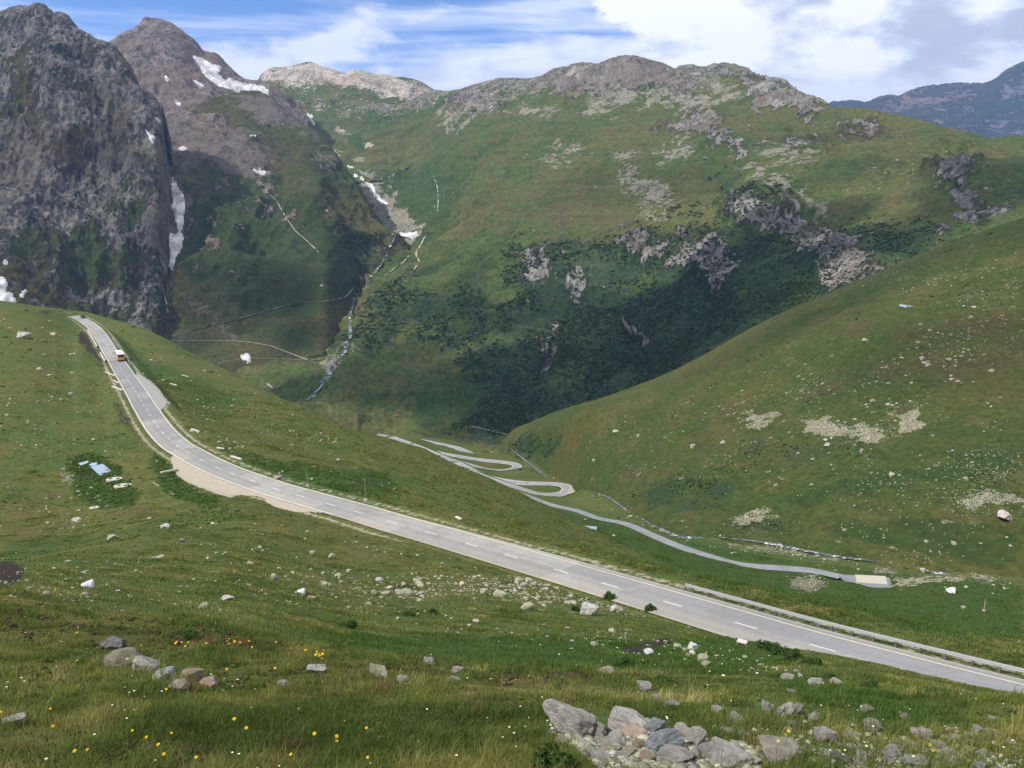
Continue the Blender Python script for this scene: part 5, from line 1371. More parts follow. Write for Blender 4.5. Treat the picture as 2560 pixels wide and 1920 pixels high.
def hut(u, v, wpx, wallmat, roofmat, label):
    loc = hit(u, v)[0]; w = wpx * px_m(loc)
    h = empty('mountain_hut', loc, .3, label, 'hut')
    MB().box((0, 0, w * .12), (w, w * .7, w * .5)).build('walls', wallmat, h)
    m = MB(); m.loftx([[(-w * .42, w * .34), (0, w * .62), (w * .42, w * .34), (0, w * .56)]] * 2, [-w * .56, w * .56]); m.build('roof', roofmat, h)
    MB().box((0, -w * .355, w * .12), (w * .2, .05, w * .34)).build('door', M_wood, h)


hut(992, 1041, 10, M_stonew, simple_mat('rust_red_roof', (.30, .075, .04), .8), 'tiny hut with a rust red roof on the valley floor meadow')
hut(804, 716, 7, M_stonew, M_stonew, 'tiny grey stone hut on the green slope left of the torrent')


def pylon(u, v0, v1, label, base=None):
    loc = Vector(base) if base is not None else hit(u, v0)[0]
    H = (v0 - v1) * px_m(loc) * 1.02; w = H * .10
    p = empty('electricity_pylon', loc, .5, label, 'pylon')
    m = MB(); lv = [0, .16, .32, .46, .58, .68, .78, .88, 1.0]
    wid = lambda f: w * (1 - f) ** 1.1 + H * .012
    for sx, sy in ((-1, -1), (1, -1), (1, 1), (-1, 1)):
        for a, b in zip(lv[:-1], lv[1:]):
            m.bar((sx * wid(a), sy * wid(a), a * H), (sx * wid(b), sy * wid(b), b * H), H * .006)
            s2 = (sx, -sy) if sx * sy > 0 else (-sx, sy)
            m.bar((sx * wid(a), sy * wid(a), a * H), (s2[0] * wid(b), s2[1] * wid(b), b * H), H * .0035)
    m.build('lattice_tower', M_steeld, p)
    for f, L_ in ((.70, .14), (.82, .17), (.94, .12)):
        m = MB()
        for s in (-1, 1):
            m.bar((0, 0, f * H + H * .02), (s * L_ * H, 0, f * H), H * .005); m.bar((0, 0, f * H - H * .015), (s * L_ * H, 0, f * H), H * .005)
        m.build('cross_arm', M_steeld, p)
    for sx, sy in ((-1, -1), (1, -1), (1, 1), (-1, 1)):
        MB().box((sx * wid(0), sy * wid(0), 0), (H * .03, H * .03, H * .03)).build('footing', M_concp, p)


pylon(1197, 737, 672, 'faint lattice pylon on the green spur right of the torrent, the left of the two')
pylon(1234, 748, 716, 'smaller faint lattice pylon on the green spur, right of the taller one')
L_col = int((470 - 150) / 3); pl = PL[12, L_col]
pylon(459, 893, 818, 'faint lattice pylon rising behind the near grassy ridge beside the forked tracks', pix(459, 896, 1560))

# culvert inlet in the near road bank
def at_road(u, off, dz=0.0):
    p = ROAD + ROAD_L * off; k = int(np.argmin(np.abs(proj(p)[0] - u))); return Vector(p[k]) + Vector((0, 0, dz))
ci = hit(1855, 1612)[0]; cu = empty('culvert_inlet', ci, -.55, 'small wooden framed culvert mouth in the bank below the near road', 'culvert')
cu.scale = [26 * px_m(ci) / 1.4] * 3
MB().box((0, 0, .5), (1.3, .9, .14)).build('lintel', M_palew, cu)
for s in (-1, 1): MB().box((s * .55, 0, .1), (.16, .9, .9)).build('side_wall', M_wood, cu)
MB().box((0, .20, .1), (.94, .1, .66)).build('mouth_shade', simple_mat('culvert_shade', (.02, .012, .008), .9), cu)  # near-black panel stands in for the shade inside the culvert
wl = at_road(2112, -3.3, .02)
o = MB().box((0, 0, 0), (3.4, .45, .7), bevel=.06).build('road_wall', M_concp); o.location = wl; o.rotation_euler.z = -.62; tag(o, 'short pale concrete wall in the bank below the near road', 'wall')
# water pool on the hill shelf
pp_ = [hit(u, v)[0] for u, v in [(2247,767),(2252,763),(2268,764),(2285,761),(2294,763),(2290,767),(2272,767),(2266,770),(2250,770)]]
zz_ = sum(p.z for p in pp_) / len(pp_)
m_pool = simple_mat('pool_water', (.45, .52, .60), .05, spec=.9, var=.05)
pond = flat_poly('pond', [(p.x, p.y, zz_) for p in pp_], m_pool, .5, 1.0)
# ------------------------------------------------------------------ rocks
def rock_mat(name, cols, lichen=(.36, .37, .26), lich=.5, dark=.5):
    m, t = new_mat(name)
    tc = t.node('ShaderNodeTexCoord').outputs['Object']; oi = t.node('ShaderNodeObjectInfo')
    v = t.vmath('ADD', tc, t.vmath('SCALE', oi.outputs['Location'])); 
    g = t.node('ShaderNodeNewGeometry').outputs['Position']
    n0 = t.noise(tc, 1.3, 6, .62); n1 = t.noise(tc, 5.0, 7, .68); n2 = t.noise(t.scale(tc, (1, 1, 3)), 2.2, 6, .65, .6); n3 = t.noise(tc, 16.0, 5, .7)
    c = t.ramp(t.math('ADD', t.math('MULTIPLY', n0, .6), t.math('MULTIPLY', n2, .4)), [(.36, cols[0]), (.5, cols[1]), (.62, cols[2])])
    c = t.mix(t.math('MULTIPLY', t.step(n1, .54, .66), lich), c, lichen)
    c = t.mix(t.math('MULTIPLY', t.step(n2, .40, .30), dark), c, (.06, .055, .05))
    c = t.mix(t.math('MULTIPLY', t.step(n3, .60, .68), .5), c, (.10, .095, .09))
    rnd = t.math('ADD', t.math('MULTIPLY', oi.outputs['Random'], .35), .82)
    hs = t.node('ShaderNodeHueSaturation', {'Value': rnd, 'Color': c})
    h = t.math('ADD', t.math('MULTIPLY', n1, .6), t.math('MULTIPLY', n3, .4))
    b = t.node('ShaderNodeBsdfPrincipled', {'Base Color': hs.outputs[0], 'Roughness': .92, 'Specular IOR Level': .15,
               'Normal': t.node('ShaderNodeBump', {'Strength': .9, 'Distance': .10, 'Height': h}).outputs[0]})
    t.node('ShaderNodeOutputMaterial', {'Surface': b.outputs[0]})
    return m


RM = {
 'grey': rock_mat('grey_rock', ((.25, .23, .20), (.47, .44, .385), (.62, .58, .51))),
 'pale': rock_mat('pale_lichen_rock', ((.25, .24, .165), (.38, .365, .25), (.47, .45, .32)), (.30, .32, .20), .5, .25),
 'white': rock_mat('white_rock', ((.55, .54, .52), (.72, .71, .69), (.82, .81, .80)), (.60, .58, .54), .3, .12),
 'orange': rock_mat('orange_rock', ((.40, .27, .19), (.55, .42, .31), (.62, .53, .43)), (.45, .40, .33), .4, .4),
 'red': rock_mat('reddish_rock', ((.34, .25, .22), (.48, .40, .36), (.66, .61, .57)), (.60, .57, .53), .4, .3),
 'blue': rock_mat('bluish_rock', ((.20, .21, .22), (.36, .38, .39), (.56, .57, .58)), (.50, .50, .47), .4, .5),
 'tan': rock_mat('tan_rock', ((.28, .245, .19), (.46, .41, .325), (.56, .51, .42)), (.42, .42, .36), .5, .4),
 'dark': rock_mat('dark_rock', ((.08, .08, .08), (.17, .165, .15), (.30, .285, .26)), (.30, .30, .24), .4, .6),
}


def rock_mesh(name, seed, kind, sub=4):
    rnd = np.random.default_rng(seed)
    bm = bmesh.new(); bmesh.ops.create_icosphere(bm, subdivisions=sub, radius=1)
    n = np.array([v.co for v in bm.verts]); n /= np.linalg.norm(n, axis=1, keepdims=True)
    if kind == 'round':
        pl = rnd.normal(size=(26, 3)); h = rnd.uniform(.82, 1.0, 26)
    else:
        ax = np.concatenate([np.eye(3), -np.eye(3)]) + rnd.normal(size=(6, 3)) * .38
        pl = np.concatenate([ax, rnd.normal(size=(7, 3))]); h = np.concatenate([rnd.uniform(.50, .85, 6), rnd.uniform(.58, .92, 7)])
    pl /= np.linalg.norm(pl, axis=1, keepdims=True)
    if kind == 'slab': pl = np.concatenate([pl, [[.10, .06, 1], [0, 0, -1]]]); h = np.append(h, [.46, .46])
    dt = n @ pl.T
    with np.errstate(divide='ignore'):
        r = np.where(dt > .05, h / np.maximum(dt, .05), 9).min(1)
    r = np.minimum(r, 1.4); p = n * r[:, None]
    p += n * (fbm(n * 1.0 + seed, .6, 4, .6)[:, None] * .10 + fbm(n + seed * 3.1, .14, 3, .65)[:, None] * .06)
    p /= np.abs(p).max(0)
    for v, c in zip(bm.verts, p): v.co = c
    me = bpy.data.meshes.new(name); bm.to_mesh(me); bm.free()
    if kind == 'round': me.polygons.foreach_set('use_smooth', np.ones(len(me.polygons), bool))
    return me


KINDS = {k: [rock_mesh('rock', 11 + 7 * j + o, k) for j in range(6)] for o, k in enumerate(('angular', 'slab', 'round'))}
_mc = {}
def rock(u, v, w, hgt, kind, col, label, group=None, name='boulder', rot=None, loc=None, deep=.16, seed=None):
    """a rock whose photo footprint is w x hgt pixels centred on (u, v)"""
    rnd = random.Random(seed if seed is not None else int(u * 7 + v * 13))
    base = loc or hit(u, v + hgt * .42)[0]
    if base is None: return None
    s_ = px_m(base); src = rnd.choice(KINDS[kind]); key = (src.name, col)
    if key not in _mc:
        m2 = src.copy(); m2.materials.append(RM[col]); _mc[key] = m2
    o = link(bpy.data.objects.new(name, _mc[key]))
    big_ = 1.2 if (group == G1 or 'small left outcrop' in label or 'small outcrop' in label) else 1.08; W, H = w * s_ * big_, hgt * s_ * (1.18 if big_ < 1.15 else 1.04)
    o.scale = (W / 2, W / 2 * rnd.uniform(.65, .95), H / 2 * 1.15)
    o.rotation_euler = (rnd.uniform(-.12, .12), rnd.uniform(-.26, .26), rnd.uniform(-.7, .7) if rot is None else rot)
    o.location = base + Vector((0, W * .12, H * (.5 - deep)))
    tag(o, label, {'stone': 'stone'}.get(name, 'rock'), group)
    return o


G1 = 'rocks of the near outcrop'
for a in (
 (1442,1812,128,66,'slab','grey','big leaning grey slab, topmost and leftmost of the near outcrop',G1), (1484,1822,58,54,'angular','tan','white topped orange flecked block leaning against the big slab',G1),
 (1560,1806,112,46,'slab','grey','broad grey slab with an overhanging edge, second from the left on top of the outcrop',G1), (1591,1834,54,32,'angular','orange','orange block under the broad grey slab',G1),
 (1543,1850,66,42,'angular','grey','grey wedge below the gap between the two top slabs',G1), (1636,1818,58,30,'angular','blue','blue-grey block behind the orange one on the ridge of the outcrop',G1),
 (1662,1854,84,58,'angular','blue','large bluish mottled rock in the middle of the outcrop',G1), (1708,1830,58,36,'angular','tan','yellow spotted tan rock on the right crest of the outcrop',G1),
 (1745,1846,46,50,'angular','grey','upright grey rock at the right end of the outcrop crest',G1), (1712,1882,40,40,'angular','dark','dark grey square block in the lower right of the outcrop',G1),
 (1740,1888,32,42,'round','tan','smooth tan oval stone beside the dark square block',G1), (1497,1853,38,22,'angular','grey','grey brick shaped stone under the white topped block',G1),
 (1447,1852,34,24,'angular','grey','grey stone at the lower left foot of the big leaning slab',G1), (1472,1849,26,18,'round','tan','small tan stone between the big slab and the brick shaped stone',G1),
 (1521,1868,60,30,'slab','tan','flat tan slab below the grey wedge',G1), (1597,1862,34,22,'angular','orange','bright orange stone below the middle of the outcrop',G1),
 (1578,1880,30,26,'angular','tan','tan triangular stone left of the bright orange stone',G1), (1505,1896,60,22,'slab','grey','flat grey slab low at the left foot of the outcrop',G1),
 (1620,1896,36,26,'angular','orange','pinkish stone at the bottom of the outcrop',G1), (1680,1894,96,40,'slab','grey','wide grey slab along the bottom edge of the outcrop',G1),
 (1800,1862,46,36,'angular','grey','grey block with a rounded top just right of the outcrop crest',G1), (1840,1870,40,30,'angular','grey','pale grey block farther right beyond the round topped one',G1),
 (1830,1902,90,36,'slab','grey','long low grey slab at the bottom right of the outcrop',G1), (1884,1902,40,30,'angular','tan','tan stone at the far right end of the outcrop',G1),
 (1405,1850,30,26,'angular','tan','tan stone standing at the left foot of the outcrop',G1), (1382,1832,26,16,'angular','grey','low grey stone left of the outcrop',G1), (1379,1811,12,13,'angular','orange','small rust orange stone left of the big leaning slab',G1),
 (1555,1890,34,26,'angular','grey','grey stone between the flat slabs at the foot of the outcrop',G1), (1646,1868,40,24,'angular','red','reddish stone in the lower middle of the outcrop',G1), (1770,1880,44,34,'angular','grey','grey stone filling the gap right of the smooth oval stone',G1),
 (1610,1812,36,22,'slab','grey','thin grey flake lying on the crest between slab and blue block',G1), (1530,1838,30,24,'angular','dark','dark stone in the crack between the two top slabs',G1),
 (302,1647,76,50,'round','pale','pale rounded rock at the left end of the small outcrop',None), (358,1664,60,40,'angular','grey','mottled grey rock in the middle of the small left outcrop',None), (418,1680,50,32,'angular','blue','blue-grey rock beside the orange one in the small outcrop',None),
 (476,1688,54,34,'angular','orange','orange rock at the right of the small left outcrop',None), (518,1706,42,24,'angular','orange','low orange stone at the right tip of the small outcrop',None), (448,1716,54,28,'round','tan','tan dome stone in front of the small outcrop',None), (395,1694,26,18,'angular','grey','small grey stone in front of the blue-grey rock',None),
 (284,1611,56,28,'angular','dark','dark lichen rock in the grass behind the small outcrop',None), (472,1590,28,18,'angular','grey','grey stone on the grassy brow right of the dark lichen rock',None), (34,1806,56,26,'slab','grey','flat grey stone in the grass near the left edge',None),
 (790,1676,52,18,'slab','grey','flat grey stone with dark underside in the brown grass left of centre',None), (707,1712,36,16,'round','grey','half buried grey stone in the grass below the flat dark one',None),
 (945,1686,56,15,'slab','pale','long flat pale stone in the middle of the foreground grass',None), (1008,1702,38,14,'slab','grey','grey wedge stone right of the long flat pale stone',None), (1144,1678,32,14,'slab','grey','grey slab stone above the small dark gap in the grass',None), (1134,1704,34,10,'slab','pale','thin pale slab in the grass just below the grey one',None), (1072,1656,34,14,'slab','grey','low grey stone on the brow of the foreground',None),
 (223,1461,36,20,'angular','white','bright white rock alone in the meadow at left',None), (1517,1678,40,17,'round','pale','rounded pale rock among yellow-green flowers below the dark peat',None), (1624,1632,24,14,'angular','white','round white stone at the lower right end of the dark peat',None), (1617,1721,42,20,'slab','grey','tilted grey slab, uppermost of three above the near outcrop',None), (1638,1748,42,18,'slab','grey','layered grey slab, middle of three above the near outcrop',None), (1678,1764,40,14,'slab','grey','flat pale grey slab, lowest of three above the near outcrop',None),
 (1731,1617,30,18,'angular','white','white rock by the stream trickle below the road culvert',None), (1758,1646,28,18,'angular','pale','pale upright stone below the culvert',None), (1767,1662,24,14,'angular','pale','pale stone just under the upright one below the culvert',None),
 (1467,1526,52,22,'slab','grey','layered grey boulder in the meadow below the road',None), (1319,1518,36,18,'round','pale','dome shaped pale boulder in the stony meadow',None), (1245,1486,38,10,'slab','pale','long flat pale boulder at the edge of the stone field',None), (1018,1482,34,16,'round','pale','humped pale boulder in the meadow below the road bend',None), (565,1496,36,10,'slab','grey','long thin grey stone in the meadow left of centre',None), (508,1517,30,10,'slab','pale','flat greenish stone at the bottom of the meadow left of centre',None), (685,1444,22,18,'round','pale','egg shaped pale stone in the meadow',None), (756,1479,24,15,'angular','white','whitish round stone right of the egg shaped one',None), (454,1351,18,9,'angular','dark','dark stone in the upper meadow at left',None), (401,1394,26,7,'slab','pale','flat white stone in the upper meadow',None), (279,1345,30,13,'slab','pale','pale slab at the lip of the gully',None), (415,1316,26,10,'angular','grey','grey stone in the gully below the gravel lay-by',None), (829,1391,18,12,'round','pale','pale knob in the upper meadow below the road',None),(783,1381,15,12,'angular','pale','small pointed pale stone left of the pale knob',None),
 (1155,1462,14,13,'angular','orange','small stone with white and orange paint in the stone field',None),
 (2510,1288,42,24,'angular','red','red and white boulder at the right edge of the far hillside',None), (2382,1476,28,13,'angular','white','white boulder in the meadow below the end of the lane',None), (2309,1424,16,10,'angular','pale','pale boulder by the brook right of the concrete slab',None), (2164,852,16,10,'round','pale','whitish boulder high on the far hillside',None), (2320,912,16,8,'slab','pale','flat pale boulder on the far hillside right of the boulder streak',None), (1808,1108,16,10,'round','pale','pale boulder at the left of the boulder field across the brook',None), (1731,1116,16,8,'slab','pale','flat pale boulder left of the boulder field across the brook',None), (2069,1113,16,8,'round','pale','bluish white boulder just under the boulder field',None), (2230,1187,14,9,'angular','pale','pale boulder on the slope below the boulder field',None), (2154,1127,12,9,'angular','pale','pale boulder below the right part of the boulder field',None),
 (53,839,40,15,'slab','grey','large flat boulder on the hilltop at the left edge',None), (2067,1842,56,26,'slab','grey','long slanting grey slab on the stony slope at right',None), (1961,1890,126,34,'slab','tan','long orange tinged slab with yellow lichen at the bottom right',None), (2038,1797,44,24,'round','grey','smooth grey rock at the right end of the rock band',None), (1965,1782,60,30,'angular','grey','blocky grey rocks forming the middle of the rock band',None), (1922,1776,46,20,'slab','grey','grey slab at the left of the rock band',None), (1995,1775,26,30,'angular','tan','tan upright rock between the blocky and the smooth rock',None), (1835,1798,50,18,'slab','grey','flat brown-grey slab in the grass above the outcrop crest',None), (1790,1776,40,16,'slab','grey','grey stones half sunk in grass above the flat brown-grey slab',None), (1825,1833,40,16,'slab','grey','flat grey stone in the grass just right of the outcrop crest',None),
 (2315,1838,62,26,'angular','grey','large grey rock with dark underside on the stony slope at right',None), (2343,1862,36,14,'slab','pale','pale flat rock below the large grey rock at right',None), (2262,1793,26,16,'round','pale','rounded pale rock in the grass below the road at right',None), (2484,1800,26,18,'angular','grey','pointed grey rock near the right edge below the road',None), (2100,1898,52,20,'slab','dark','dark ragged slab at the bottom right of the stony slope',None), (2235,1884,64,38,'angular','grey','jagged grey rock pair at the bottom of the stony slope',None), (2290,1908,60,22,'slab','grey','low grey rock along the bottom edge right of the jagged pair',None), (2385,1912,48,22,'angular','red','pinkish grey rock at the bottom edge of the picture at right',None), (2185,1816,50,14,'slab','pale','pale flat stones in the middle of the stony slope',None), (2140,1842,30,12,'slab','grey','small grey slab right of the long slanting slab',None), (2040,1706,34,22,'angular','grey','left of the two grey rock clumps below the road',None), (2092,1707,30,16,'angular','tan','right of the two grey rock clumps below the road',None), (1982,1731,24,10,'slab','pale','flat pale stone below the left grey rock clump',None), (1963,1824,14,14,'angular','orange','small orange stone in the rubble below the rock band',None), (1975,1826,16,20,'angular','grey','grey pebble standing beside the small orange stone',None), (2170,1775,34,12,'slab','pale','flat pale stone in the middle of the grass below the road at right',None), (2390,1845,30,14,'angular','grey','grey stone right of the large rock with the dark underside',None), (2375,1880,40,16,'slab','pale','greenish pale slab in the grass at the lower right',None)):
    o = rock(*a[:8])
    if a[6].startswith('big leaning'): o.rotation_euler = (-.30, .30, .15)

# scattered stones that look alike, one object each
def cells(P, w, seg=None):
    """cumulative picker over grid cells"""
    w = w[:-1, :-1].copy()
    if seg: w[:seg[0]] = 0; w[seg[1]:] = 0
    c = np.cumsum(w.ravel()); return c


def pick(P, w, n, rng, seg=None):
    c = cells(P, w, seg); k = np.searchsorted(c, rng.random(n) * c[-1]); k = np.minimum(k, len(c) - 1)
    r, q = np.divmod(k, P.shape[1] - 1); a, b = rng.random((2, n, 1))
    p = P[r, q] * (1 - a) * (1 - b) + P[r, q + 1] * (1 - a) * b + P[r + 1, q] * a * (1 - b) + P[r + 1, q + 1] * a * b
    return p, r, q


def cell_px(P, u, v):
    """visible photo area of every cell"""
    a = np.zeros(P.shape[:2]); du = u[:-1, 1:] - u[:-1, :-1]; dv = v[:-1, :-1] - v[1:, :-1]
    a[:-1, :-1] = np.maximum(du, 0) * np.maximum(dv, 0)
    return a * ((u > -80) & (u < 2640) & (v > -20) & (v < 1990))


rng = np.random.default_rng(5)
areaA, areaH, areaB = cell_px(PA, uA, vA), cell_px(PH, uH, vH), cell_px(PB, uB, vB)
S = np.cumsum([5] + A_cnt)
free = ((road_d > 5.5) & (LAY_W < .1) & (thin_d > 4)).astype(float)
clump = lambda P, s: np.clip(.5 + 1.6 * fbm(P, s, 3), 0.02, 2) ** 2
stA = ZA['stones'] * free * clump(PA, 9); stA_d = dist_A
def scatter(P, w, n, sizes, label, group, kinds=('round', 'slab', 'angular'), cols=('pale', 'pale', 'grey')):
    p, r, q = pick(P, w, n, rng)
    for k, x in enumerate(p):
        s_ = px_m(x); wpx = sizes[0] + (sizes[1] - sizes[0]) * rng.random() ** 2.2
        u_, v_ = proj(x)
        rock(u_, v_, wpx, wpx * rng.uniform(.32, .62), kinds[int(rng.integers(len(kinds)))], cols[int(rng.integers(len(cols)))], label, group, 'stone', loc=Vector(x), deep=.2, seed=int(rng.integers(1e6)))


scatter(PA, stA * areaA * ((dist_A > 22) & (dist_A < 130)), 120, (9, 26), 'one of the small pale stones strewn over the meadow below the road', 'pale stones in the meadow')
scatter(PA, stA * areaA * (dist_A < 24) * (uA > 1700), 80, (12, 40), 'one of the grey stones strewn over the near slope at lower right', 'grey stones on the near slope', kinds=('slab', 'angular', 'slab'), cols=('grey', 'grey', 'tan', 'pale'))
scatter(PH, ZH['stones'] * areaH * clump(PH, 30), 70, (7, 15), 'one of the pale stones strewn over the hillside across the brook', 'pale stones on the far hillside')
scatter(PA, (ZA['stones'] + .1) * free * areaA * (dist_A > 110), 35, (7, 16), 'one of the pale stones on the grass beyond the near road', 'pale stones beyond the road')


def merged(name, meshes, P, sizes, squash, mats, col_attr=None):
    """many copies of small meshes baked into one loose mesh"""
    data = []
    for me in meshes:
        v = np.zeros(len(me.vertices) * 3); me.vertices.foreach_get('co', v)
        f = np.zeros(len(me.polygons) * 3, int); me.polygons.foreach_get('vertices', f)
        data.append((v.reshape(-1, 3), f.reshape(-1, 3)))
    vs, fs, n, tint = [], [], 0, []
    which = rng.integers(len(data), size=len(P))
    for j, (v, f) in enumerate(data):
        sel = np.nonzero(which == j)[0]
        if not len(sel): continue
        a = rng.random(len(sel)) * 6.283; c, s = np.cos(a)[:, None], np.sin(a)[:, None]
        sc = sizes[sel][:, None]; q = rng.uniform(.6, 1, (len(sel), 1)); z = squash[sel][:, None]
        x = (v[:, 0] * c - v[:, 1] * s * q) * sc; y = (v[:, 0] * s + v[:, 1] * c * q) * sc; zz = v[:, 2] * sc * z + sc * z * .3
        X = np.stack([x, y, zz], -1) + P[sel][:, None, :]
        vs.append(X.reshape(-1, 3)); fs.append((f[None] + (np.arange(len(sel)) * len(v))[:, None, None] + n).reshape(-1, 3)); n += X.shape[0] * X.shape[1]
        tint.append(np.repeat(rng.random(len(sel)), len(v)))
    me = np_mesh(name, np.concatenate(vs), np.concatenate(fs), mats, False)
    t_ = np.concatenate(tint); set_color(me, 'tint', np.stack([t_, t_, t_, t_ * 0 + 1], -1))
    return tag(link(bpy.data.objects.new(name, me)), kind='stuff')


small = [rock_mesh('small_rock', 300 + j, k, 1) for j, k in enumerate(('angular', 'slab', 'round', 'angular', 'slab'))]
m_loose, t = new_mat('loose_stone')
at = t.node('ShaderNodeAttribute', attribute_name='tint').outputs['Fac']; gp = t.node('ShaderNodeNewGeometry').outputs['Position']
cc = t.ramp(at, [(0, (.16, .15, .11)), (.4, (.28, .268, .175)), (.75, (.36, .345, .225)), (1, (.45, .43, .32))])
cc = t.mix(t.math('MULTIPLY', t.step(t.noise(gp, 6, 5, .7), .5, .62), .5), cc, (.16, .155, .13))
bb = t.node('ShaderNodeBsdfPrincipled', {'Base Color': cc, 'Roughness': .95, 'Specular IOR Level': .1}); t.node('ShaderNodeOutputMaterial', {'Surface': bb.outputs[0]})
def loose(P, w, n, lo, hi, power=2.5, sq=(.3, .7)):
    p, r, q = pick(P, w, n, rng); s_ = p[:, 1] * 1.03 / F_PX
    return p, s_ * (lo + (hi - lo) * rng.random(n) ** power) / 2, rng.uniform(*sq, n)


L1 = [loose(PA, stA * areaA * (dist_A > 20), 2600, 2.5, 11), loose(PA, stA * areaA * (dist_A < 30) * (uA > 1650), 1500, 4, 26),
      loose(PA, poly_weight(uA, vA, [(1040,1440),(1180,1440),(1330,1448),(1430,1462),(1520,1495),(1560,1520),(1440,1512),(1300,1500),(1180,1475)], 16) * areaA * free, 520, 4, 15, 2, (.2, .45)),
      loose(PA, poly_weight(uA, vA, [(1400,1840),(1560,1840),(1760,1850),(1900,1880),(1900,1930),(1500,1930),(1440,1880)], 10) * areaA, 2600, 8, 44, 2, (.25, .6)),
      loose(PA, (ZA['scree'] > .4) * areaA * (dist_A > 100), 500, 3, 9)]
merged('loose_stones', small, *[np.concatenate([a[k] for a in L1]) for k in range(3)], m_loose)
wH = ZH['stones'] * areaH * clump(PH, 26)
L2 = [loose(PH, wH, 3800, 1.6, 6, 3), loose(PH, ZH['scree'] * (ZH['scree'] > .3) * areaH, 4200, 2.5, 7, 2)]
merged('hillside_stones', small, *[np.concatenate([a[k] for a in L2]) for k in range(3)], m_loose)
# ------------------------------------------------------------------ grass, flowers, shrubs, scrub
m_grass, t = new_mat('grass_blades')
gc = t.node('ShaderNodeAttribute', attribute_name='gc').outputs['Color']
d1 = t.node('ShaderNodeBsdfDiffuse', {'Color': gc}); tr = t.node('ShaderNodeBsdfTranslucent', {'Color': gc})
t.node('ShaderNodeOutputMaterial', {'Surface': t.node('ShaderNodeMixShader', {0: .42, 1: d1.outputs[0], 2: tr.outputs[0]}).outputs[0]})


def blades(name, p, h, w, col, lean=.35, rng=rng):
    n = len(p); a = rng.random(n) * 6.283; sx, sy = np.cos(a), np.sin(a)
    b = rng.random(n) * 6.283; l = h * lean * (0.3 + rng.random(n)); lx, ly = np.cos(b) * l + .12 * h, np.sin(b) * l - .1 * h
    V = np.zeros((n, 5, 3))
    V[:, 0] = p + np.stack([-sx * w / 2, -sy * w / 2, 0 * w - .02], -1); V[:, 1] = p + np.stack([sx * w / 2, sy * w / 2, 0 * w - .02], -1)
    mid = p + np.stack([lx * .35, ly * .35, h * .6], -1)
    V[:, 2] = mid + np.stack([-sx * w * .4, -sy * w * .4, 0 * w], -1); V[:, 3] = mid + np.stack([sx * w * .4, sy * w * .4, 0 * w], -1)
    V[:, 4] = p + np.stack([lx, ly, h], -1)
    f = np.array([[0, 1, 3], [0, 3, 2], [2, 3, 4]])
    F = (f[None] + (np.arange(n) * 5)[:, None, None]).reshape(-1, 3)
    me = np_mesh(name, V.reshape(-1, 3), F, m_grass, False)
    c = np.repeat(np.concatenate([col, np.ones((n, 1))], 1)[:, None], 5, 1)
    set_color(me, 'gc', c.reshape(-1, 4))
    return tag(link(bpy.data.objects.new(name, me)), kind='stuff')


def grass_colour(p, heath, lush, n, rng=rng):
    k = 1.5 * fbm(p, 1.9, 3) + 1.2 * fbm(p, .5, 2) + .25 * rng.normal(size=n)
    pal = np.array([[.108, .150, .038], [.172, .206, .052], [.255, .256, .072], [.345, .31, .11], [.48, .41, .19]])
    x = np.clip(1.25 + 1.7 * k + 1.0 * (heath - .4) - 1.4 * lush, 0, 3.999); i = x.astype(int); f = (x - i)[:, None]
    c = pal[i] * (1 - f) + pal[i + 1] * f
    g = np.clip(lush, 0, 1)[:, None]; c = c * (1 - .5 * g) + np.array([.080, .165, .034]) * .5 * g
    red = (rng.random(n) < .06 * heath)[:, None]
    return np.where(red, np.array([.24, .14, .08]), c) * rng.uniform(.75, 1.25, (n, 1))


def grow(name, w, n, hr, wid_px, minw, seg=None, tuft=1.0, lean=.4):
    p, r, q = pick(PA, w, n, rng, seg)
    heath, lush = ZA['heath'][r, q], ZA['lush'][r, q]
    tf = np.clip(.75 + 1.1 * fbm(p, tuft, 3), .25, 1.8)
    h = rng.uniform(*hr, n) * tf; wd = np.maximum(minw, wid_px * p[:, 1] / F_PX) * rng.uniform(.6, 1.3, n)
    return blades(name, p, h, wd, grass_colour(p, heath, lush, n), lean)


bareA = np.clip(1 - 1.2 * ZA['bare'] - .8 * ZA['tan'] - .8 * ZA['scree'], 0.03, 1) * free
OUT = poly_weight(uA, vA, [(1405,1800),(1440,1770),(1700,1830),(1760,1850),(1900,1890),(1900,1960),(1500,1960),(1440,1880)], 8)
grow('foreground_grass', areaA * bareA * (1 - .9 * OUT) * (1 - .9 * np.clip(1.3 * ZA['stones'], 0, 1) * (dist_A < 30)) * (.35 + clump(PA, 1.1)), 420000, (.018, .062), 2.0, .0030, (8, int(S[3])), .8, .5)
grow('meadow_grass', areaA * bareA * (.25 + clump(PA, 2.5)), 260000, (.05, .13), 2.3, .01, (int(S[3]), int(S[8])), 1.5, .45)
grow('slope_grass', areaA * bareA * (dist_A < 330) * (.3 + clump(PA, 5)), 150000, (.12, .30), 2.6, .03, (int(S[8]), int(S[13])), 3.0, .45)
# tussocks: dense fans of blades
cp, r, q = pick(PA, areaA * bareA * (1 - OUT) * (uA > -40) * (uA < 2600), 520, rng, (10, int(S[2])))
per = 90; pp = np.repeat(cp, per, 0) + np.concatenate([rng.normal(size=(len(cp) * per, 2)) * .055, np.zeros((len(cp) * per, 1))], 1)
cl = np.repeat(grass_colour(cp, ZA['heath'][r, q], ZA['lush'][r, q], len(cp)), per, 0) * rng.uniform(.7, 1.35, (len(pp), 1))
blades('grass_tussocks', pp, rng.uniform(.04, .13, len(pp)), np.maximum(.003, 1.5 * pp[:, 1] / F_PX), cl, .75)


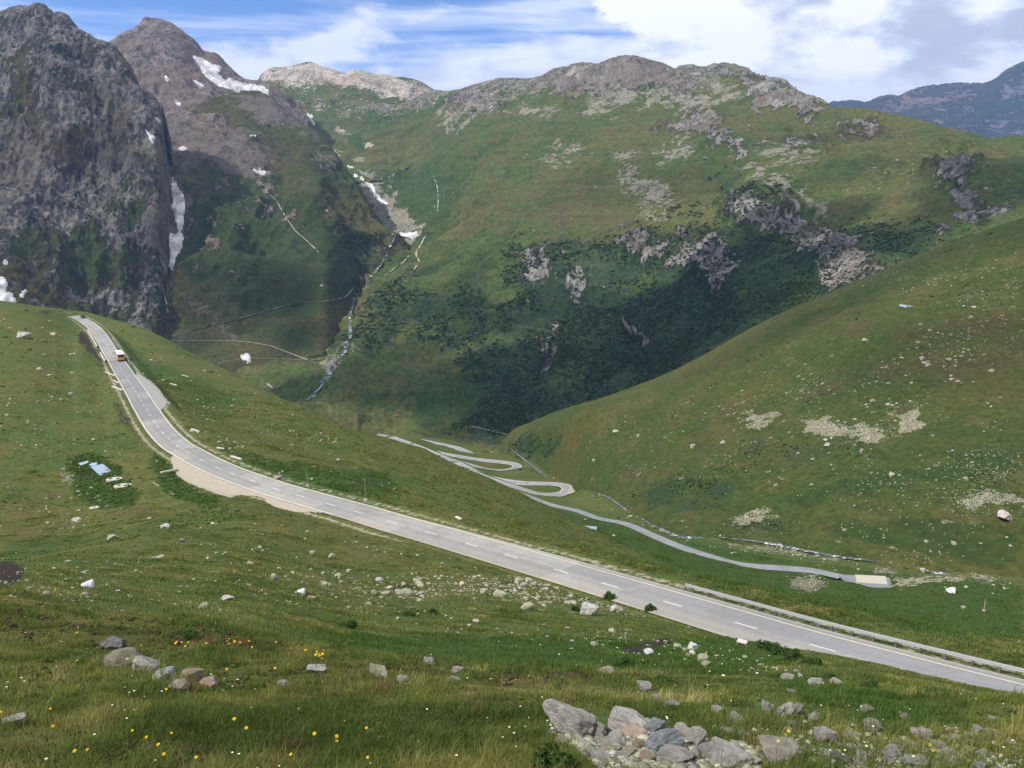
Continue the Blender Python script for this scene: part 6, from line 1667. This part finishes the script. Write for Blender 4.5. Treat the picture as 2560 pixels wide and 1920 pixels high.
def petals(name, head_r, n=13):
    m = MB(); bm = m.bm
    for layer, (rr, zz) in enumerate(((1.0, .0), (.66, .12))):
        for k in range(n):
            a = k / n * 6.283 + layer * .24; da = 6.283 / n * .52; r = head_r * rr
            vs = [bm.verts.new(c) for c in ((0, 0, zz * head_r - .15 * head_r), (r * .75 * math.cos(a - da), r * .75 * math.sin(a - da), zz * head_r + .12 * head_r), (r * math.cos(a), r * math.sin(a), zz * head_r + .10 * head_r), (r * .75 * math.cos(a + da), r * .75 * math.sin(a + da), zz * head_r + .12 * head_r))]
            bm.faces.new(vs)
    return m


M_pet = simple_mat('yellow_petals', (.86, .62, .02), .6, var=.1, nscale=60); M_ctr = simple_mat('flower_centre', (.55, .28, .01), .8); M_stem = simple_mat('flower_stem', (.07, .10, .03), .8)
fl0 = None
FLW = {
 'yellow flower on a thin stem near the bottom edge of the grass': [(310,1327),(327,1455),(815,1458),(903,1517),(1052,1475),(978,1562),(1005,1622),(465,1610),(545,1585),(1437,1413),(1510,1472),(1203,1638),(1930,1505),(2065,1535),(1790,1620),(4,1355)],
 'yellow flower in the grass around the small left outcrop': [(475,842),(865,915),(790,998),(780,1015),(830,1028),(1020,1210),(1395,1080),(1690,1075)],
 'yellow flower in the tight cluster above the small left outcrop': [(1085,898),(1115,902),(1155,912),(1140,925),(1078,920),(1218,828),(1268,907)],
 'yellow flower in the loose row on the brow of the brown grass': [(1395,895),(1412,905),(1440,912),(1475,918),(1530,912),(1548,930),(1695,915),(1878,962)],
 'yellow flower in the tall bright clump right of the outcrop': [(1945,965),(1955,975),(1965,990),(1978,1000),(1940,1003)],
}
def flower(u, v, label, big=1.0):
    global fl0
    base = hit(u, v + 9)[0]
    if base is None: return
    if fl0 is None:
        fl0 = empty('yellow_flower', (0, 0, 0), 0, label, 'flower')
        MB().rod((0, 0, -.02), (.012, .0, .125), .0022, .0018, 6).build('stem', M_stem, fl0)
        pt = petals('petals', .0145).build('petals', M_pet, fl0); pt.location = (.012, 0, .128); pt.rotation_euler = (.45, .1, 0)
        cn = MB().disc((0, 0, .004), (0, 0, 1), .0045, .004, 10).build('flower_centre', M_ctr, pt)
        f = fl0
    else: f = copy_tree(fl0)
    top = Vector(base); f.location = top; f.rotation_euler.z = random.uniform(-1, 1); s_ = big * random.uniform(.55, .85); f.scale = (s_, s_, s_)
    f['label'] = label; f['group'] = 'yellow flowers in the grass'


refresh()
for lab, pts_ in FLW.items():
    for x, y in pts_:
        flower(x / 2.458, 1250 + y / 2.458, lab, 1.3 if 'clump' in lab or 'cluster' in lab or 'row' in lab else 1.05)
for x, y in ((10, 1000), (97, 1535), (288, 1635), (280, 1452)): flower(800 + x / 2.458, 1250 + y / 2.458, 'yellow flower in the grass left of the near outcrop', 1.1)
for x, y in ((740, 1487), (750, 1480), (690, 1527), (1620, 1570), (1640, 1575)): flower(1660 + x / 2.458, 1250 + y / 2.458, 'yellow flower among the stones on the slope at lower right', .9)

m_wf = simple_mat('white_petals', (.62, .62, .44), .8, var=.15)
wp, r, q = pick(PA, areaA * bareA * (.1 + clump(PA, .9) ** 2) * np.where(uA < 420, 1.6, .5), 130, rng, (8, int(S[2])))
q1, _, _ = pick(PA, areaA * poly_weight(uA, vA, [(1300,1580),(1600,1600),(1900,1640),(1980,1700),(1700,1690),(1400,1640),(1000,1600)], 20) * clump(PA, 3), 80, rng)
wp = np.concatenate([wp, q1]); n = len(wp); s_ = np.where(np.arange(n) < 130, .007, .022) * rng.uniform(.6, 1.4, n)
hh = rng.uniform(.06, .16, n); ct = wp + np.stack([0 * hh, 0 * hh, hh], -1); k6 = np.arange(6) / 6 * 6.283
ring = np.stack([np.cos(k6), np.sin(k6), 0 * k6], -1); V = np.concatenate([ct[:, None] + ring[None] * s_[:, None, None], (ct + np.stack([0 * s_, 0 * s_, -s_ * .5], -1))[:, None]], 1)
F = np.array([[k, (k + 1) % 6, 6] for k in range(6)]); F = (F[None] + (np.arange(n) * 7)[:, None, None]).reshape(-1, 3)
tag(link(bpy.data.objects.new('small_white_flowers', np_mesh('small_white_flowers', V.reshape(-1, 3), F, m_wf, False))), kind='stuff')

# ---- leafy shrubs
m_leaf, t = new_mat('shrub_leaves')
gc = t.node('ShaderNodeAttribute', attribute_name='gc').outputs['Color']
d1 = t.node('ShaderNodeBsdfDiffuse', {'Color': gc}); tr = t.node('ShaderNodeBsdfTranslucent', {'Color': gc})
t.node('ShaderNodeOutputMaterial', {'Surface': t.node('ShaderNodeMixShader', {0: .25, 1: d1.outputs[0], 2: tr.outputs[0]}).outputs[0]})
M_twig = simple_mat('shrub_twigs', (.09, .065, .045), .9)


def leaf_cloud(n, seed, leaf=.09, pal=((.032, .066, .020), (.085, .14, .038))):
    rg = np.random.default_rng(seed)
    c = rg.normal(size=(14, 3)); c /= np.linalg.norm(c, axis=1, keepdims=True); c *= rg.uniform(.3, .75, (14, 1)); c[:, 2] = np.abs(c[:, 2])
    k = rg.integers(14, size=n); d = rg.normal(size=(n, 3)); d /= np.linalg.norm(d, axis=1, keepdims=True)
    p = c[k] + d * rg.uniform(.15, .38, (n, 1)); p[:, 2] = np.abs(p[:, 2])
    a = rg.normal(size=(n, 3)); a /= np.linalg.norm(a, axis=1, keepdims=True); b = np.cross(a, d); b /= np.linalg.norm(b, axis=1, keepdims=True) + 1e-6
    s = leaf * rg.uniform(.6, 1.4, (n, 1))
    V = np.stack([p - a * s, p + b * s * .5, p + a * s, p - b * s * .5], 1)
    F = np.arange(n * 4).reshape(n, 4)
    f = rg.random((n, 1)); col = np.array(pal[0]) * (1 - f) + np.array(pal[1]) * f
    me = np_mesh('foliage', V.reshape(-1, 3), F, m_leaf, False)
    set_color(me, 'gc', np.repeat(np.concatenate([col, np.ones((n, 1))], 1)[:, None], 4, 1).reshape(-1, 4))
    return me


def twigs(seed):
    rnd = random.Random(seed); m = MB()
    for k in range(9):
        a = k * .7 + rnd.random(); m.rod((0, 0, -.1), (math.cos(a) * rnd.uniform(.3, .7), math.sin(a) * rnd.uniform(.3, .7), rnd.uniform(.4, .8)), .025, .008, 5)
    return m


LC = [leaf_cloud(2600, 60 + k) for k in range(4)]
def shrub(u, v, w, h, label, k=0, group=None):
    b = hit(u, v + h * .4)[0]; s_ = px_m(b)
    o = empty('shrub', b, random.uniform(0, 6), label, 'shrub', group); o.scale = (w * s_ / 2, w * s_ / 2, h * s_)
    link(bpy.data.objects.new('foliage', LC[k % 4]), o); twigs(k).build('branches', M_twig, o)
    return o


for a in ((1915,1612,60,30,'dark green bush at the left end of the hedge-like row below the near road',0), (1950,1626,60,30,'dark green bush in the middle of the row below the near road',1), (1985,1638,56,30,'dark green bush right of the middle in the row below the near road',2), (2025,1652,60,28,'dark green bush at the right end of the row below the near road',3),
          (1525,1488,36,16,'low bush on the bank under the near road, left of the culvert bushes',1), (1625,1518,34,16,'small bush on the road bank halfway to the culvert',2), (1440,1520,26,18,'small bush beside the layered grey boulder',3),
          (1385,1892,120,62,'leafy dark green plant at the foot of the near outcrop',0), (872,1562,50,22,'dark shrub in the green hollow left of centre',1), (1080,1528,34,14,'low dark shrub in the stony meadow',2), (1020,1534,44,16,'low dark shrub below the humped pale boulder',3), (470,1588,60,20,'dark heather cushion on the foreground brow',1),
          (1560,1655,60,22,'dark green patch of bush under the peat',2), (1660,1700,60,24,'dark green bush right of the pale rounded rock',0), (2180,1715,60,18,'dark low shrub in the grass below the road at right',1), (2075,1688,40,14,'dark low shrub beside the grey rock clumps',2)):
    shrub(*a)


def ground_clumps(name, P, w, n, lo, hi, pal, seg=None, sq=.75):
    p, r, q = pick(P, w, n, rng, seg); s_ = p[:, 1] * 1.03 / F_PX * (lo + (hi - lo) * rng.random(n) ** 1.8) / 2
    me = leaf_cloud(34, 9, .42)
    v = np.zeros(len(me.vertices) * 3); me.vertices.foreach_get('co', v); v = v.reshape(-1, 3); m_ = len(v)
    a = rng.random(n) * 6.283; c, s = np.cos(a)[:, None], np.sin(a)[:, None]
    X = np.stack([(v[:, 0] * c - v[:, 1] * s), (v[:, 0] * s + v[:, 1] * c), v[:, 2] * sq + 0 * c], -1) * s_[:, None, None] + p[:, None]
    F = (np.arange(m_).reshape(-1, 4)[None] + (np.arange(n) * m_)[:, None, None]).reshape(-1, 4)
    me2 = np_mesh(name, X.reshape(-1, 3), F, m_leaf, False)
    f = rng.random((n, 1, 1)) * .7 + rng.random((1, m_, 1)) * .3; col = np.array(pal[0]) * (1 - f) + np.array(pal[1]) * f
    set_color(me2, 'gc', np.concatenate([col, np.ones((n, m_, 1))], 2).reshape(-1, 4))
    return tag(link(bpy.data.objects.new(name, me2)), kind='stuff')


DK = ((.036, .064, .026), (.090, .130, .048))
wB = np.clip(ZB['scrub'] + 1.2 * fbm(PB * np.array([1, 1, .4]), 70, 4, .65) - .30, 0, 1) * (1 - .75 * np.clip(ZB['rock'], 0, 1)) * np.clip(ZB['scrub'] * 4 - .4, 0, 1) * areaB * (ZB['scree'] < .5)
ground_clumps('alder_scrub', PB, wB, 20000, 4, 12, DK)
areaL = cell_px(PL, uL, vL)
ground_clumps('valley_scrub', PL, np.clip(ZL['scrub'] + .6 * fbm(PL, 80, 3) - .3, 0, 1) * areaL, 2500, 3, 10, DK)
ground_clumps('hill_scrub', PH, np.clip(ZH['scrub'] + .6 * fbm(PH, 25, 3) - .25, 0, 1) * areaH, 1500, 3, 9, ((.040, .055, .022), (.075, .090, .036)))
zl = poly_weight(uA, vA, [(560,1115),(640,1150),(760,1165),(960,1185),(1010,1225),(960,1245),(800,1235),(680,1195),(590,1150)], 14) * clump(PA, 6) + poly_weight(uA, vA, [(165,1150),(230,1135),(290,1165),(345,1240),(330,1265),(240,1270),(190,1235)], 10) * 1.1 + poly_weight(uA, vA, [(385,1135),(430,1172),(470,1218),(555,1255),(520,1268),(440,1248),(400,1215)], 8) * 1.1 + .03 * clump(PA, 7) * (dist_A > 60) + .5 * poly_weight(uA, vA, [(560,1262),(620,1280),(700,1290),(560,1300),(420,1330),(300,1350),(420,1300)], 10)
ground_clumps('lush_herbs', PA, zl * areaA * free, 5200, 5, 15, ((.075, .125, .032), (.14, .205, .055)), None, .55)
ground_clumps('low_herbs', PA, areaA * bareA * (1 - OUT) * clump(PA + 40, .8), 5200, 8, 34, ((.055, .085, .025), (.16, .17, .06)), (8, int(S[2])), .55)
ground_clumps('heath_cushions', PA, areaA * (1 - OUT) * np.clip(ZA['heath'] - .3, 0, 1) * clump(PA + 80, 1.2), 1500, 10, 40, ((.070, .050, .030), (.15, .105, .06)), (8, int(S[2])), .5)
# ------------------------------------------------------------------ unseen clouds added overhead to shade the slopes, and the haze
def lumpy(name, loc, size, n, seed, mat):
    rnd = random.Random(seed); bm = bmesh.new()
    for k in range(n):
        a = rnd.uniform(0, 6.283); r = math.sqrt(rnd.random())
        c = Vector((math.cos(a) * r * size[0], math.sin(a) * r * size[1], rnd.uniform(-.15, .5) * size[2] * (1.2 - r)))
        q = rnd.uniform(.22, .42) * (1.15 - .5 * r)
        g = bmesh.ops.create_icosphere(bm, subdivisions=2, radius=1, matrix=Matrix.Translation(c) @ Matrix.Diagonal((size[0] * q, size[1] * q, size[2] * q * 1.2, 1)))
    me = bpy.data.meshes.new(name); bm.to_mesh(me); bm.free()
    o = link(bpy.data.objects.new(name, me)); o.location = loc
    md = o.modifiers.new('union', 'REMESH'); md.mode = 'VOXEL'; md.voxel_size = size[0] / 16; md.use_smooth_shade = True
    me.materials.append(mat); return o


m_cloud, t = new_mat('cloud_vapour')
vol = t.node('ShaderNodeVolumePrincipled', {'Color': (1, 1, 1), 'Density': .0095, 'Anisotropy': .3})
t.node('ShaderNodeOutputMaterial', {'Volume': vol.outputs[0]})
for k, (tx, ty, tz, sx, sy, sz, n) in enumerate((
        (80, 1280, -260, 560, 270, 150, 26), (700, 1330, -160, 330, 240, 150, 18), (-760, 1650, 0, 300, 260, 110, 14), (-300, 1700, -150, 280, 260, 90, 14),
        (300, 1800, 40, 620, 360, 46, 28), (420, 470, -90, 360, 190, 70, 26))):
    zc = 2800 if ty > 5000 else 2100; s_ = (zc - tz) / SUN_DIR.z
    o = lumpy('shade_cloud', (tx + SUN_DIR.x * s_, ty + SUN_DIR.y * s_, zc), (sx, sy, sz), n, 40 + k, m_cloud)  # set sunward of its target, out of view, so its shadow falls there
    tag(o, kind='stuff')
m_haze, t = new_mat('haze_air')
vol = t.node('ShaderNodeVolumePrincipled', {'Color': (.36, .55, 1.0), 'Density': HAZE, 'Anisotropy': .25})
t.node('ShaderNodeOutputMaterial', {'Volume': vol.outputs[0]})
bm = bmesh.new(); bmesh.ops.create_cube(bm, size=1)
me = bpy.data.meshes.new('haze'); bm.to_mesh(me); bm.free(); me.materials.append(m_haze)
hz = link(bpy.data.objects.new('haze', me)); hz.scale = (16000, 12600, 2500); hz.location = (1500, 5900, 650); tag(hz, kind='stuff')
